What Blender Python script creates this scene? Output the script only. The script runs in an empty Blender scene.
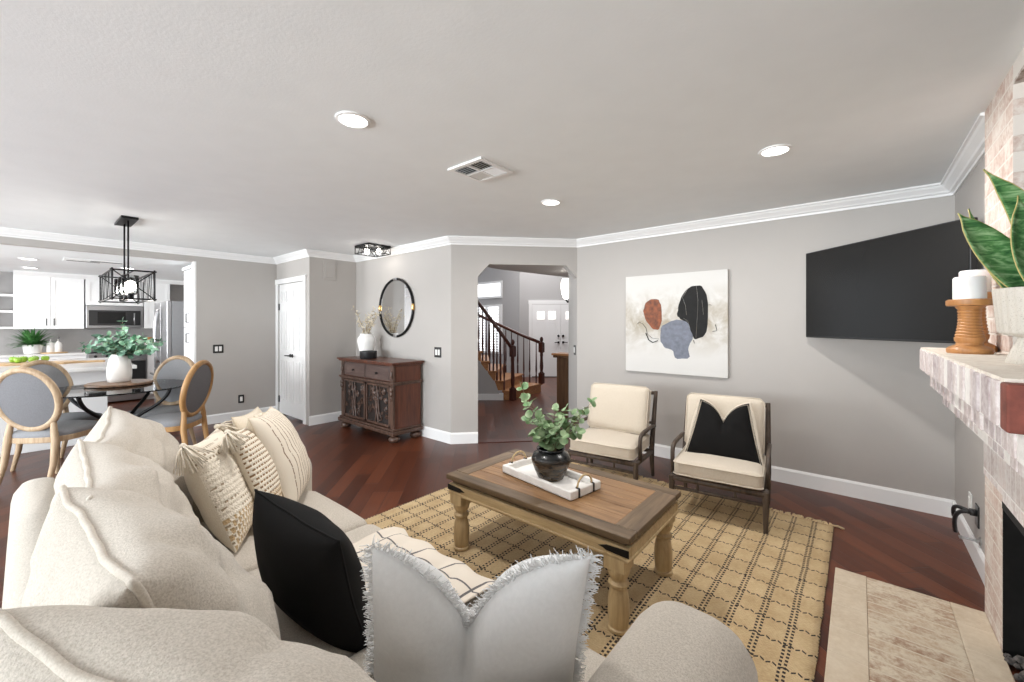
import bpy, bmesh, math, random
from mathutils import Vector, Matrix, noise
PI = math.pi
R = math.radians
sc = bpy.context.scene
C = sc.collection

# ------------------------------------------------------------------ camera, world, lights, exposure
FOC, CXP, CYP, YAW, CAMH = 410.86, 512.0, 324.2, R(40.2153), 1.4122
cam_data = bpy.data.cameras.new('camera'); cam = bpy.data.objects.new('camera', cam_data); C.objects.link(cam)
cam_data.sensor_width = 36; cam_data.lens = FOC * 36 / 1024; cam_data.shift_y = (CYP - 341) / 1024
cam_data.clip_start = 0.02
cam.location = (0, 0, CAMH); cam.rotation_euler = (R(90), 0, YAW)
sc.camera = cam
sc.view_settings.view_transform = 'Standard'; sc.view_settings.look = 'None'
sc.view_settings.exposure = 0.02; sc.view_settings.gamma = 1; sc.view_settings.use_curve_mapping = False
w = bpy.data.worlds.new('sky'); sc.world = w; w.use_nodes = True
w.node_tree.nodes['Background'].inputs[0].default_value = (0.86, 0.93, 1.0, 1)
w.node_tree.nodes['Background'].inputs[1].default_value = 1.6
sc.cycles.max_bounces = 10; sc.cycles.diffuse_bounces = 6; sc.cycles.glossy_bounces = 4
sc.cycles.sample_clamp_indirect = 6

def area(name, loc, rot, sx, sy, power, col=(1, 1, 1), spread=180):
    l = bpy.data.lights.new(name, 'AREA'); l.shape = 'RECTANGLE'; l.size = sx; l.size_y = sy
    l.energy = power; l.color = col; l.spread = R(spread)
    o = bpy.data.objects.new(name, l); C.objects.link(o); o.location = loc; o.rotation_euler = rot
    return o
# daylight at unseen windows behind the camera; kitchen and foyer lamps added to brighten them
area('daylight_patio_door', (-2.6, -5.15, 1.15), (R(116), 0, 0), 4.0, 2.1, 460, (0.90, 0.965, 1.0))
area('daylight_dining_window', (-6.1, -5.15, 1.35), (R(112), 0, 0), 1.4, 1.5, 140, (0.90, 0.965, 1.0))
area('kitchen_fill_light', (-9.2, -5.15, 1.5), (R(98), 0, 0), 1.8, 1.2, 230, (1, 1, 1))  # added lamp to brighten the kitchen, its window is assumed and out of view
area('foyer_fill_light', (-5.6, 7.6, 3.55), (0, 0, 0), 2.5, 2.5, 100, (1, 0.99, 0.98))  # added lamp under the foyer ceiling in place of daylight, no window there

def downlight_lamp(x, y, z, power):
    l = bpy.data.lights.new('downlight_lamp', 'AREA'); l.shape = 'DISK'; l.size = 0.13; l.energy = power; l.color = (1, 0.975, 0.945)
    o = bpy.data.objects.new('downlight_lamp', l); C.objects.link(o); o.location = (x, y, z)

def ray(px, py):
    c, s = math.cos(YAW), math.sin(YAW)
    return Vector((-s, c, 0)) + Vector((c, s, 0)) * ((px - CXP) / FOC) - Vector((0, 0, 1)) * ((py - CYP) / FOC)
def on_y(px, py, y):
    d = ray(px, py); return Vector((0, 0, CAMH)) + d * (y / d.y)
def on_x(px, py, x):
    d = ray(px, py); return Vector((0, 0, CAMH)) + d * (x / d.x)
def on_z(px, py, z):
    d = ray(px, py); return Vector((0, 0, CAMH)) + d * ((z - CAMH) / d.z)

# ------------------------------------------------------------------ materials
MATS = {}
class NT:
    def __init__(s, name):
        s.m = bpy.data.materials.new(name); s.m.use_nodes = True
        s.t = s.m.node_tree; s.b = s.t.nodes['Principled BSDF']; MATS[name] = s.m
    def n(s, typ, **kw):
        nd = s.t.nodes.new(typ)
        for k, v in kw.items(): setattr(nd, k, v)
        return nd
    def put(s, sock, v):
        if isinstance(v, bpy.types.NodeSocket): s.t.links.new(v, sock)
        elif v is not None:
            if sock.type == 'RGBA' and len(v) == 3: v = (*v, 1)
            sock.default_value = v
    def math(s, op, a, b=None, c=None, clamp=False):
        nd = s.n('ShaderNodeMath', operation=op); nd.use_clamp = clamp
        s.put(nd.inputs[0], a)
        if b is not None: s.put(nd.inputs[1], b)
        if c is not None: s.put(nd.inputs[2], c)
        return nd.outputs[0]
    def obj(s):
        return s.n('ShaderNodeTexCoord').outputs['Object']
    def mapped(s, vec, scale=(1, 1, 1), rot=(0, 0, 0), loc=(0, 0, 0)):
        nd = s.n('ShaderNodeMapping'); s.t.links.new(vec, nd.inputs[0])
        nd.inputs['Scale'].default_value = scale; nd.inputs['Rotation'].default_value = rot; nd.inputs['Location'].default_value = loc
        return nd.outputs[0]
    def sep(s, vec):
        nd = s.n('ShaderNodeSeparateXYZ'); s.t.links.new(vec, nd.inputs[0]); return nd.outputs
    def comb(s, x, y, z):
        nd = s.n('ShaderNodeCombineXYZ')
        for i, v in enumerate((x, y, z)): s.put(nd.inputs[i], v)
        return nd.outputs[0]
    def noise(s, vec, scale, detail=3, rough=0.55, dist=0.0):
        nd = s.n('ShaderNodeTexNoise'); s.put(nd.inputs['Vector'], vec); nd.inputs['Scale'].default_value = scale
        nd.inputs['Detail'].default_value = detail; nd.inputs['Roughness'].default_value = rough; nd.inputs['Distortion'].default_value = dist
        return nd.outputs['Fac']
    def ramp(s, fac, stops, interp='LINEAR'):
        nd = s.n('ShaderNodeValToRGB'); s.put(nd.inputs[0], fac); cr = nd.color_ramp; cr.interpolation = interp
        while len(cr.elements) < len(stops): cr.elements.new(0.5)
        for e, (p, c) in zip(cr.elements, stops):
            e.position = p; e.color = (*c, 1) if len(c) == 3 else c
        return nd.outputs[0]
    def mix(s, fac, a, b, mode='MIX'):
        nd = s.n('ShaderNodeMix', data_type='RGBA', blend_type=mode)
        s.put(nd.inputs[0], fac); s.put(nd.inputs[6], a); s.put(nd.inputs[7], b); return nd.outputs[2]
    def bump(s, h, strength=0.3, dist=0.01):
        nd = s.n('ShaderNodeBump'); nd.inputs['Strength'].default_value = strength; nd.inputs['Distance'].default_value = dist
        s.put(nd.inputs['Height'], h); s.t.links.new(nd.outputs[0], s.b.inputs['Normal'])
    def set(s, **kw):
        for k, v in kw.items(): s.put(s.b.inputs[k.replace('_', ' ')], v)
        return s.m

def plain(name, col, rough=0.5, metal=0.0, nscale=40, var=0.06, bump=0.0, bscale=200, bdist=0.002, **kw):
    t = NT(name); o = t.obj()
    f = t.noise(o, nscale)
    c = t.ramp(f, [(0.3, tuple(x * (1 - var) for x in col)), (0.7, tuple(min(1, x * (1 + var)) for x in col))])
    t.set(Base_Color=c, Roughness=rough, Metallic=metal, **kw)
    if bump: t.bump(t.noise(o, bscale, 4), bump, bdist)
    return t.m

WALL = plain('greige_wall_paint', (0.445, 0.422, 0.401), 0.62, var=0.012, nscale=3, bump=0.10, bscale=130, bdist=0.002)
KWALL = plain('grey_kitchen_tile', (0.40, 0.385, 0.38), 0.35, var=0.05, nscale=8)
CEIL = plain('white_ceiling_texture', (0.85, 0.872, 0.885), 0.8, var=0.015, nscale=5, bump=0.2, bscale=75, bdist=0.003)
TRIM = plain('white_trim_paint', (0.86, 0.86, 0.86), 0.35, var=0.01, nscale=3)
CABW = plain('white_cabinet_paint', (0.86, 0.86, 0.86), 0.35, var=0.01, nscale=3)
QUARTZ = plain('white_quartz', (0.78, 0.77, 0.76), 0.2, var=0.05, nscale=6)
BLACK = plain('black_metal', (0.012, 0.012, 0.013), 0.38, 0.6, var=0.2)
BLACKP = plain('black_plastic', (0.018, 0.018, 0.019), 0.3, var=0.1)
SCREEN = plain('dark_screen_glass', (0.012, 0.012, 0.012), 0.25, Specular_IOR_Level=0.3, var=0.02, nscale=2)
STEEL = plain('brushed_steel', (0.40, 0.40, 0.41), 0.3, 0.9, var=0.05, nscale=8)
FRIDGE_SIDE = plain('grey_fridge_side', (0.32, 0.32, 0.33), 0.45, 0.0, var=0.03)
BRASS = plain('brass', (0.72, 0.46, 0.17), 0.28, 0.9, var=0.06)
MIRROR = plain('mirror_glass', (0.86, 0.87, 0.88), 0.015, 1.0, var=0.005, nscale=2)
CERAMIC = plain('white_matte_ceramic', (0.83, 0.82, 0.80), 0.6, var=0.03, nscale=15, bump=0.2, bscale=60)
DKBOWL = plain('charcoal_ceramic', (0.018, 0.018, 0.02), 0.45, var=0.2, nscale=90)
WAX = plain('white_wax', (0.86, 0.85, 0.83), 0.5, var=0.01, Subsurface_Weight=0.1)
SWITCH = plain('white_switch_plastic', (0.82, 0.82, 0.80), 0.3, var=0.01)
DKBOX = plain('firebox_soot', (0.006, 0.006, 0.006), 0.9, var=0.5, nscale=12)
APPLE = plain('green_apple_skin', (0.28, 0.50, 0.05), 0.3, var=0.2, nscale=25)
RED = plain('bare_red_brick', (0.17, 0.045, 0.03), 0.8, var=0.3, nscale=30, bump=0.4, bscale=120)
BOTTLE = plain('white_soap_bottle', (0.82, 0.80, 0.77), 0.3, var=0.02)
BLUEGREY = plain('blue_grey_paint', (0.155, 0.17, 0.215), 0.6, var=0.22, nscale=22, bump=0.3, bscale=60)
BLACKART = plain('black_brush_paint', (0.006, 0.006, 0.006), 0.8, var=0.7, nscale=16, bump=0.4, bscale=60)
RUST = plain('rust_orange_paint', (0.19, 0.05, 0.014), 0.6, var=0.55, nscale=22, bump=0.4, bscale=60)
GREYPAD = plain('grey_chair_linen', (0.26, 0.265, 0.28), 0.9, var=0.10, nscale=160, bump=0.3, bscale=500, bdist=0.001)
BACKPAD = plain('charcoal_chair_back', (0.17, 0.17, 0.18), 0.85, var=0.10, nscale=120)
BLACKFAB = plain('black_cotton', (0.0065, 0.0062, 0.0062), 0.9, Specular_IOR_Level=0.2, var=0.12, nscale=200, bump=0.25, bscale=400, bdist=0.001)
WHITEFAB = plain('white_linen', (0.74, 0.745, 0.745), 0.9, var=0.03, nscale=90, bump=0.35, bscale=330, bdist=0.0015)
ROPE = plain('jute_rope', (0.55, 0.40, 0.22), 0.85, var=0.2, nscale=200, bump=0.5, bscale=300)
TRAYW = plain('whitewashed_wood', (0.80, 0.78, 0.75), 0.55, var=0.05, nscale=25, bump=0.2, bscale=60)
LEAFSTEM = plain('brown_green_stem', (0.16, 0.12, 0.06), 0.7, var=0.2)
DRYTWIG = plain('dry_twig', (0.30, 0.22, 0.13), 0.8, var=0.2)
DRYLEAF = plain('pale_dry_petals', (0.62, 0.55, 0.42), 0.8, var=0.25, nscale=60)
CORD = plain('silver_cord_metal', (0.5, 0.5, 0.5), 0.3, 0.9)
GRAVEL = plain('lava_rock_grey', (0.10, 0.09, 0.085), 0.95, var=0.7, nscale=60, bump=0.6, bscale=80)
PALEWOOD = plain('pale_cutting_board', (0.55, 0.36, 0.19), 0.5, var=0.12, nscale=14)
CREAMCORD = plain('cream_yarn', (0.74, 0.67, 0.56), 0.95, var=0.08, nscale=120, bump=0.4, bscale=300)
SHADOWGAP = plain('vent_dark_cavity', (0.03, 0.03, 0.03), 0.9)
VENTGREY = plain('vent_grey_louvre', (0.42, 0.42, 0.42), 0.6)
BACKROOM = plain('grey_stair_wall_paint', (0.44, 0.43, 0.43), 0.65, var=0.01)

def emit(name, col, strength):
    t = NT(name); t.set(Base_Color=(1, 1, 1), Emission_Color=col, Emission_Strength=strength); return t.m
LAMP = emit('lamp_diffuser', (1, 0.97, 0.92), 9)
BULB = emit('lamp_bulb', (1, 0.95, 0.86), 14)
SCONCE = emit('lit_sconce_glass', (1, 0.96, 0.9), 3.0)
DAY = emit('bright_daylight_outside', (0.95, 0.98, 1.0), 1.5)
FROST = emit('backlit_door_lite', (1.0, 0.93, 0.86), 1.0)

def glass(name, col=(1, 1, 1), rough=0.0, alpha=None):
    t = NT(name); t.set(Base_Color=col, Roughness=rough, Transmission_Weight=1.0, IOR=1.45); return t.m
GLASS = glass('clear_glass', (0.95, 0.98, 0.97))
def thin_glass(name, tint, facing):
    t = NT(name); lw = t.n('ShaderNodeFresnel'); lw.inputs[0].default_value = facing
    tr = t.n('ShaderNodeBsdfTransparent'); tr.inputs[0].default_value = (*tint, 1)
    gl = t.n('ShaderNodeBsdfGlossy'); gl.inputs['Roughness'].default_value = 0.02
    mx = t.n('ShaderNodeMixShader'); t.t.links.new(lw.outputs[0], mx.inputs[0]); t.t.links.new(tr.outputs[0], mx.inputs[1]); t.t.links.new(gl.outputs[0], mx.inputs[2])
    out = [n for n in t.t.nodes if n.type == 'OUTPUT_MATERIAL'][0]; t.t.links.new(mx.outputs[0], out.inputs[0]); return t.m
TABLEGLASS = thin_glass('smoked_table_glass', (0.80, 0.82, 0.82), 1.5)
SHADEGLASS = thin_glass('clear_shade_glass', (0.94, 0.95, 0.95), 1.35)

def wood(name, dark, light, axis='X', scale=1.0, rough=0.45, grain=1.0, bumpy=0.15):
    t = NT(name); o = t.obj()
    sv = {'X': (1.2, 14, 14), 'Y': (14, 1.2, 14), 'Z': (14, 14, 1.2)}[axis]
    v = t.mapped(o, tuple(a * scale for a in sv))
    f = t.noise(v, 1.6, 6, 0.62, 0.6); f2 = t.noise(v, 7.0, 3, 0.6)
    ff = t.math('ADD', t.math('MULTIPLY', f, 0.75), t.math('MULTIPLY', f2, 0.25))
    c = t.ramp(ff, [(0.36, dark), (0.62, light)])
    t.set(Base_Color=c, Roughness=rough); t.bump(ff, bumpy * grain, 0.004); return t.m
CHERRY = wood('dark_cherry_wood', (0.055, 0.017, 0.009), (0.135, 0.042, 0.021), 'Z', rough=0.32)
CARVED = wood('carved_brown_wood', (0.035, 0.018, 0.012), (0.12, 0.065, 0.045), 'Z', rough=0.4)
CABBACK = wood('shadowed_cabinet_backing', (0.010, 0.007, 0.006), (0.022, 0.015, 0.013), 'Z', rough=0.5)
DRAWERW = wood('drawer_brown_wood', (0.06, 0.035, 0.03), (0.12, 0.078, 0.066), 'X', rough=0.4)
OAK = wood('honey_oak_frame', (0.34, 0.18, 0.065), (0.52, 0.30, 0.125), 'Z', rough=0.5)
OAKPALE = wood('limed_oak_frame', (0.36, 0.24, 0.14), (0.55, 0.41, 0.27), 'Z', rough=0.55)
CHAIRW = wood('weathered_dark_wood', (0.035, 0.024, 0.018), (0.105, 0.075, 0.055), 'Z', rough=0.55)
PINE = wood('light_mango_wood', (0.36, 0.25, 0.125), (0.56, 0.42, 0.23), 'Z', rough=0.5)
PINEX = wood('light_mango_apron', (0.36, 0.25, 0.125), (0.56, 0.42, 0.23), 'X', rough=0.5)
RAIL = wood('mahogany_rail', (0.045, 0.013, 0.009), (0.10, 0.028, 0.018), 'Z', rough=0.3)
TREAD = wood('oak_stair_tread', (0.30, 0.125, 0.045), (0.50, 0.24, 0.10), 'X', rough=0.4)
POSTW = wood('brown_wall_panel', (0.08, 0.04, 0.02), (0.19, 0.10, 0.05), 'Z', rough=0.4)
CANDLEW = wood('turned_honey_wood', (0.33, 0.14, 0.045), (0.52, 0.25, 0.09), 'Z', scale=0.5, rough=0.42)
BOARDW = wood('dark_round_board', (0.11, 0.06, 0.035), (0.25, 0.15, 0.09), 'X', rough=0.4)

def floor_mat():
    t = NT('cherry_plank_floor'); o = t.obj()
    v = t.mapped(o, rot=(0, 0, R(-45)))       # x' runs across the boards (diagonal), y' along them
    x, y, z = t.sep(v)
    r = t.math('DIVIDE', x, 0.125); row = t.math('FLOOR', r)
    wn = t.n('ShaderNodeTexWhiteNoise', noise_dimensions='1D'); t.put(wn.inputs['W'], row)
    u = t.math('ADD', t.math('DIVIDE', y, 1.1), t.math('MULTIPLY', wn.outputs[0], 7.3)); seg = t.math('FLOOR', u)
    wn2 = t.n('ShaderNodeTexWhiteNoise', noise_dimensions='2D'); t.put(wn2.inputs['Vector'], t.comb(row, seg, 0))
    grain = t.noise(t.comb(t.math('MULTIPLY', x, 30), t.math('MULTIPLY', y, 1.6), t.math('MULTIPLY', wn2.outputs[0], 20)), 1.0, 6, 0.65, 0.8)
    f = t.math('ADD', t.math('MULTIPLY', wn2.outputs[0], 0.42), t.math('MULTIPLY', grain, 0.58))
    c = t.ramp(f, [(0.22, (0.042, 0.012, 0.006)), (0.5, (0.090, 0.024, 0.0105)), (0.78, (0.155, 0.046, 0.020))])
    fx = t.math('FRACT', r); gx = t.math('MINIMUM', fx, t.math('SUBTRACT', 1.0, fx))
    fu = t.math('FRACT', u); gu = t.math('MINIMUM', fu, t.math('SUBTRACT', 1.0, fu))
    g = t.math('MINIMUM', t.math('DIVIDE', gx, 0.022, clamp=True), t.math('DIVIDE', gu, 0.003, clamp=True), clamp=True)
    c = t.mix(g, (0.014, 0.005, 0.004), c)
    rough = t.math('ADD', 0.24, t.math('MULTIPLY', grain, 0.16))
    t.set(Base_Color=c, Roughness=rough, Specular_IOR_Level=0.36)
    t.bump(t.math('ADD', t.math('MULTIPLY', g, 0.7), t.math('MULTIPLY', grain, 0.45)), 0.35, 0.003)
    return t.m
FLOOR = floor_mat()

def fabric(name, base, dark, speck=240, bscale=300, thresh=(0.36, 0.62), bstr=0.35):
    t = NT(name); o = t.obj()
    f = t.noise(o, speck, 3, 0.7); g = t.noise(o, 9, 2)
    c = t.ramp(f, [(thresh[0], dark), (thresh[1], base)])
    c = t.mix(t.math('MULTIPLY', g, 0.25), c, tuple(b * 0.86 for b in base))
    t.set(Base_Color=c, Roughness=0.95, Sheen_Weight=0.15)
    t.bump(t.math('ADD', t.noise(o, bscale, 2), t.math('MULTIPLY', t.noise(o, 35, 3), 0.7)), bstr, 0.003)
    return t.m
SOFA = fabric('oatmeal_sofa_weave', (0.56, 0.51, 0.445), (0.38, 0.34, 0.285))
PIPING = fabric('oatmeal_piping', (0.58, 0.53, 0.46), (0.44, 0.39, 0.325))
CREAM = fabric('cream_chair_linen', (0.64, 0.57, 0.475), (0.55, 0.48, 0.385))
TAN = fabric('sand_pillow_linen', (0.62, 0.53, 0.41), (0.55, 0.46, 0.34))
IVORY = fabric('ivory_pillow_linen', (0.70, 0.63, 0.52), (0.62, 0.54, 0.42))

def stripes():
    t = NT('brown_pinstripe_linen'); o = t.obj(); x, y, z = t.sep(o)
    f = t.math('FRACT', t.math('DIVIDE', t.math('ADD', x, t.math('MULTIPLY', t.noise(o, 12), 0.010)), 0.030))
    fine = t.math('GREATER_THAN', f, 0.84)
    band = t.math('LESS_THAN', t.math('ABSOLUTE', t.math('ADD', x, -0.03)), 0.15)
    dash = t.math('GREATER_THAN', t.noise(t.mapped(o, (20, 20, 160)), 1.0, 1), 0.36)
    s = t.math('MULTIPLY', t.math('MULTIPLY', fine, band), dash)
    c = t.mix(s, (0.70, 0.63, 0.53), (0.20, 0.13, 0.085))
    t.set(Base_Color=c, Roughness=0.95); t.bump(t.math('ADD', t.noise(o, 200, 2), t.math('MULTIPLY', f, 0.6)), 0.4, 0.003); return t.m
STRIPE = stripes()

def woven(name, brown, zsplit, rows, hw=0.24):
    t = NT(name); o = t.obj(); x, y, z = t.sep(o)
    rw = t.math('MULTIPLY', z, rows); rr = t.math('FRACT', rw)
    cell = t.math('FRACT', t.math('ADD', t.math('MULTIPLY', x, 62), t.math('MULTIPLY', t.math('FLOOR', rw), 0.5)))
    hole = t.math('MULTIPLY', t.math('LESS_THAN', t.math('ABSOLUTE', t.math('SUBTRACT', cell, 0.5)), hw), t.math('LESS_THAN', t.math('ABSOLUTE', t.math('SUBTRACT', rr, 0.5)), 0.2))
    patch = t.math('GREATER_THAN', t.noise(t.mapped(o, (5, 5, 14)), 1.0, 1), zsplit)
    hole = t.math('MULTIPLY', hole, patch)
    c = t.mix(hole, (0.76, 0.69, 0.58), brown)
    low = t.math('LESS_THAN', z, -0.1)
    c = t.mix(t.math('MULTIPLY', low, t.math('GREATER_THAN', cell, 0.55)), c, (0.50, 0.36, 0.20))
    t.set(Base_Color=c, Roughness=0.95)
    t.bump(t.math('SUBTRACT', t.math('ADD', t.math('ABSOLUTE', t.math('SUBTRACT', rr, 0.5)), t.noise(o, 130, 2)), hole), 0.7, 0.006); return t.m
WOVEN = woven('chunky_cream_weave', (0.36, 0.28, 0.19), 0.5, 42)
OPENWEAVE = woven('openwork_brown_weave', (0.26, 0.16, 0.08), 0.30, 46, 0.34)

def plaid():
    t = NT('ivory_windowpane_check'); o = t.obj(); uv = t.n('ShaderNodeTexCoord').outputs['UV']; x, y, z = t.sep(uv)
    nz = t.math('MULTIPLY', t.math('SUBTRACT', t.noise(uv, 14), 0.5), 0.012)
    a = t.math('LESS_THAN', t.math('FRACT', t.math('ADD', t.math('MULTIPLY', x, 1 / 0.17), nz)), 0.05)
    b = t.math('LESS_THAN', t.math('FRACT', t.math('ADD', t.math('MULTIPLY', y, 1 / 0.15), nz)), 0.05)
    c = t.mix(t.math('MAXIMUM', a, b), (0.70, 0.63, 0.54), (0.13, 0.12, 0.12))
    t.set(Base_Color=c, Roughness=0.95); t.bump(t.noise(o, 260, 2), 0.35, 0.002); return t.m
PLAID = plaid()

def rug_mat():
    t = NT('jute_check_rug'); o = t.obj(); x, y, z = t.sep(o)
    wob = t.math('MULTIPLY', t.math('SUBTRACT', t.noise(o, 5, 2), 0.5), 0.012)
    xx = t.math('ADD', x, wob); yy = t.math('ADD', y, wob)
    fx = t.math('MULTIPLY', t.math('SUBTRACT', t.math('FRACT', t.math('DIVIDE', t.math('ADD', xx, 0.059), 0.118)), 0.5), 0.118)
    l1 = t.math('LESS_THAN', t.math('ABSOLUTE', t.math('SUBTRACT', t.math('ABSOLUTE', fx), 0.0095)), 0.0056)
    d1 = t.math('LESS_THAN', t.math('FRACT', t.math('ADD', t.math('DIVIDE', y, 0.024), t.math('MULTIPLY', t.math('GREATER_THAN', fx, 0.0), 0.5))), 0.56)
    fy = t.math('MULTIPLY', t.math('SUBTRACT', t.math('FRACT', t.math('DIVIDE', t.math('ADD', yy, 0.075), 0.15)), 0.5), 0.15)
    zig = t.math('MULTIPLY', t.math('SUBTRACT', t.math('PINGPONG', x, 0.022), 0.011), 0.75)
    l2 = t.math('LESS_THAN', t.math('ABSOLUTE', t.math('ADD', fy, zig)), 0.0052)
    d2 = t.math('LESS_THAN', t.math('FRACT', t.math('DIVIDE', x, 0.022)), 0.72)
    blk = t.math('MAXIMUM', t.math('MULTIPLY', l1, d1), t.math('MULTIPLY', l2, d2))
    n1 = t.noise(o, 7, 3); n2 = t.noise(t.mapped(o, (60, 160, 1)), 1.0, 2)
    ju = t.ramp(t.math('ADD', t.math('MULTIPLY', n1, 0.5), t.math('MULTIPLY', n2, 0.5)), [(0.35, (0.41, 0.285, 0.145)), (0.65, (0.58, 0.44, 0.255))])
    c = t.mix(blk, ju, (0.030, 0.022, 0.018))
    t.set(Base_Color=c, Roughness=0.95)
    chk = t.math('ADD', t.math('PINGPONG', t.math('ADD', x, t.math('MULTIPLY', y, 0.6)), 0.006), t.math('PINGPONG', y, 0.006))
    t.bump(t.math('ADD', t.math('MULTIPLY', chk, 60), n2), 0.6, 0.004); return t.m
RUG = rug_mat()
JUTE = plain('jute_fringe', (0.55, 0.42, 0.25), 0.95, var=0.15, nscale=90)

def brick_mat(name, ax, bw, bh, c1, c2, mortar, wash, off=0.5, shift=0.0):
    """ax: which object axes carry the brick length and the brick height."""
    t = NT(name); o = t.obj(); s = t.sep(o); i = {'X': 0, 'Y': 1, 'Z': 2}
    v = t.comb(t.math('ADD', s[i[ax[0]]], shift), s[i[ax[1]]], 0.0)
    b = t.n('ShaderNodeTexBrick'); t.put(b.inputs['Vector'], v); b.offset = off
    b.inputs['Scale'].default_value = 1.0; b.inputs['Brick Width'].default_value = bw; b.inputs['Row Height'].default_value = bh
    b.inputs['Mortar Size'].default_value = 0.006; b.inputs['Mortar Smooth'].default_value = 0.5
    t.put(b.inputs['Color1'], c1); t.put(b.inputs['Color2'], c2); t.put(b.inputs['Mortar'], mortar)
    n1 = t.noise(o, 9, 5, 0.7, 0.4); n2 = t.noise(o, 45, 4, 0.7)
    f = t.math('ADD', t.math('MULTIPLY', n1, 0.6), t.math('MULTIPLY', n2, 0.4))
    m = t.ramp(f, [(wash[0], (0, 0, 0)), (wash[1], (1, 1, 1))])
    bw_ = t.n('ShaderNodeRGBToBW'); t.t.links.new(m, bw_.inputs[0])
    c = t.mix(bw_.outputs[0], b.outputs['Color'], mortar)
    t.set(Base_Color=c, Roughness=0.85)
    t.bump(t.math('SUBTRACT', t.math('MULTIPLY', n2, 0.6), b.outputs['Fac']), 0.55, 0.006); return t.m
BRICKY = brick_mat('whitewashed_brick_side', 'YZ', 0.215, 0.072, (0.46, 0.30, 0.24), (0.60, 0.46, 0.40), (0.74, 0.68, 0.62), (0.40, 0.60))
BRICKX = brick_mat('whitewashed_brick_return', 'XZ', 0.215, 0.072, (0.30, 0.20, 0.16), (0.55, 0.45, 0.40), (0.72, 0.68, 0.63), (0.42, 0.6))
SOLDIER = brick_mat('whitewashed_soldier_brick', 'YZ', 0.066, 0.24, (0.44, 0.36, 0.35), (0.62, 0.52, 0.50), (0.75, 0.72, 0.70), (0.38, 0.62), 0.0)
HEARTH = brick_mat('tan_hearth_brick', 'XY', 0.90, 0.075, (0.30, 0.18, 0.115), (0.47, 0.35, 0.245), (0.61, 0.53, 0.41), (0.40, 0.58), 0.0, 0.45)
HEARTHB = brick_mat('tan_hearth_border_brick', 'XY', 0.30, 0.20, (0.50, 0.40, 0.29), (0.56, 0.46, 0.34), (0.62, 0.53, 0.41), (0.36, 0.6), 0.0)
def washed(name, brick, white, lo, hi):
    t = NT(name); o = t.obj()
    f = t.math('ADD', t.math('MULTIPLY', t.noise(o, 14, 5, 0.7, 0.5), 0.6), t.math('MULTIPLY', t.noise(o, 60, 4, 0.7), 0.4))
    t.set(Base_Color=t.ramp(f, [(lo, brick), (hi, white)]), Roughness=0.85); t.bump(f, 0.6, 0.006); return t.m
WASH = [washed('limewashed_brick_a', (0.42, 0.335, 0.325), (0.66, 0.61, 0.59), 0.36, 0.62), washed('limewashed_brick_b', (0.33, 0.265, 0.265), (0.62, 0.57, 0.56), 0.38, 0.66)]
MANTELTOP = washed('limewashed_mantel_top', (0.58, 0.50, 0.43), (0.74, 0.68, 0.60), 0.34, 0.56)
MORTAR = plain('pale_mortar', (0.70, 0.67, 0.64), 0.9, var=0.08, nscale=50, bump=0.5, bscale=90)

def leafmat(name, a, b, scale=30):
    t = NT(name); o = t.obj(); f = t.noise(o, scale, 2)
    t.set(Base_Color=t.ramp(f, [(0.3, a), (0.7, b)]), Roughness=0.5); return t.m
EUCA = leafmat('eucalyptus_leaf', (0.12, 0.25, 0.10), (0.40, 0.50, 0.30), 18)
EUCB = leafmat('silver_green_leaf', (0.03, 0.135, 0.065), (0.27, 0.43, 0.33), 14)
FERN = leafmat('kitchen_fern_leaf', (0.03, 0.13, 0.03), (0.10, 0.28, 0.08))
def snake():
    t = NT('snake_plant_leaf'); o = t.obj()
    x, y, z = t.sep(o)
    n = t.noise(t.mapped(o, (10, 10, 55)), 1.0, 4, 0.65, 1.2)
    c = t.ramp(n, [(0.36, (0.028, 0.105, 0.035)), (0.50, (0.11, 0.27, 0.09)), (0.64, (0.34, 0.50, 0.27))])
    t.set(Base_Color=c, Roughness=0.38); return t.m
SNAKE = snake()
SNAKEEDGE = plain('yellow_leaf_edge', (0.50, 0.42, 0.16), 0.5)
def pot_ribbed():
    t = NT('speckled_ribbed_ceramic'); o = t.obj(); f = t.noise(o, 330, 2)
    t.set(Base_Color=t.ramp(f, [(0.30, (0.36, 0.32, 0.27)), (0.42, (0.56, 0.52, 0.46))]), Roughness=0.7); t.bump(t.noise(o, 90, 3), 0.3, 0.003); return t.m
RIBPOT = pot_ribbed()
def darkpot():
    t = NT('black_brown_glaze'); o = t.obj(); x, y, z = t.sep(o)
    n = t.noise(t.mapped(o, (14, 14, 60)), 1.0, 5, 0.7, 0.6)
    brown = t.ramp(n, [(0.4, (0.012, 0.011, 0.010)), (0.62, (0.10, 0.065, 0.035))])
    top = t.math('SMOOTH_MIN', 1.0, t.math('MULTIPLY', t.math('SUBTRACT', z, 0.10), 25.0, clamp=True), 0.1, clamp=True)
    t.set(Base_Color=t.mix(top, brown, (0.010, 0.011, 0.012)), Roughness=0.25); t.bump(n, 0.3, 0.004); return t.m
DARKPOT = darkpot()
def canvas():
    t = NT('mottled_white_canvas'); o = t.obj(); x, y, z = t.sep(o)
    n = t.noise(o, 5.5, 5, 0.65, 0.5)
    cen = t.math('SUBTRACT', 1.0, t.math('MULTIPLY', t.math('ABSOLUTE', t.math('SUBTRACT', z, 0.55)), 2.6), clamp=True)
    f = t.math('MULTIPLY', t.ramp(n, [(0.36, (0, 0, 0)), (0.60, (1, 1, 1))]), cen)
    c = t.mix(f, (0.66, 0.65, 0.63), (0.36, 0.31, 0.235))
    t.set(Base_Color=c, Roughness=0.7); t.bump(n, 0.3, 0.004); return t.m
CANVAS = canvas()

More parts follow.
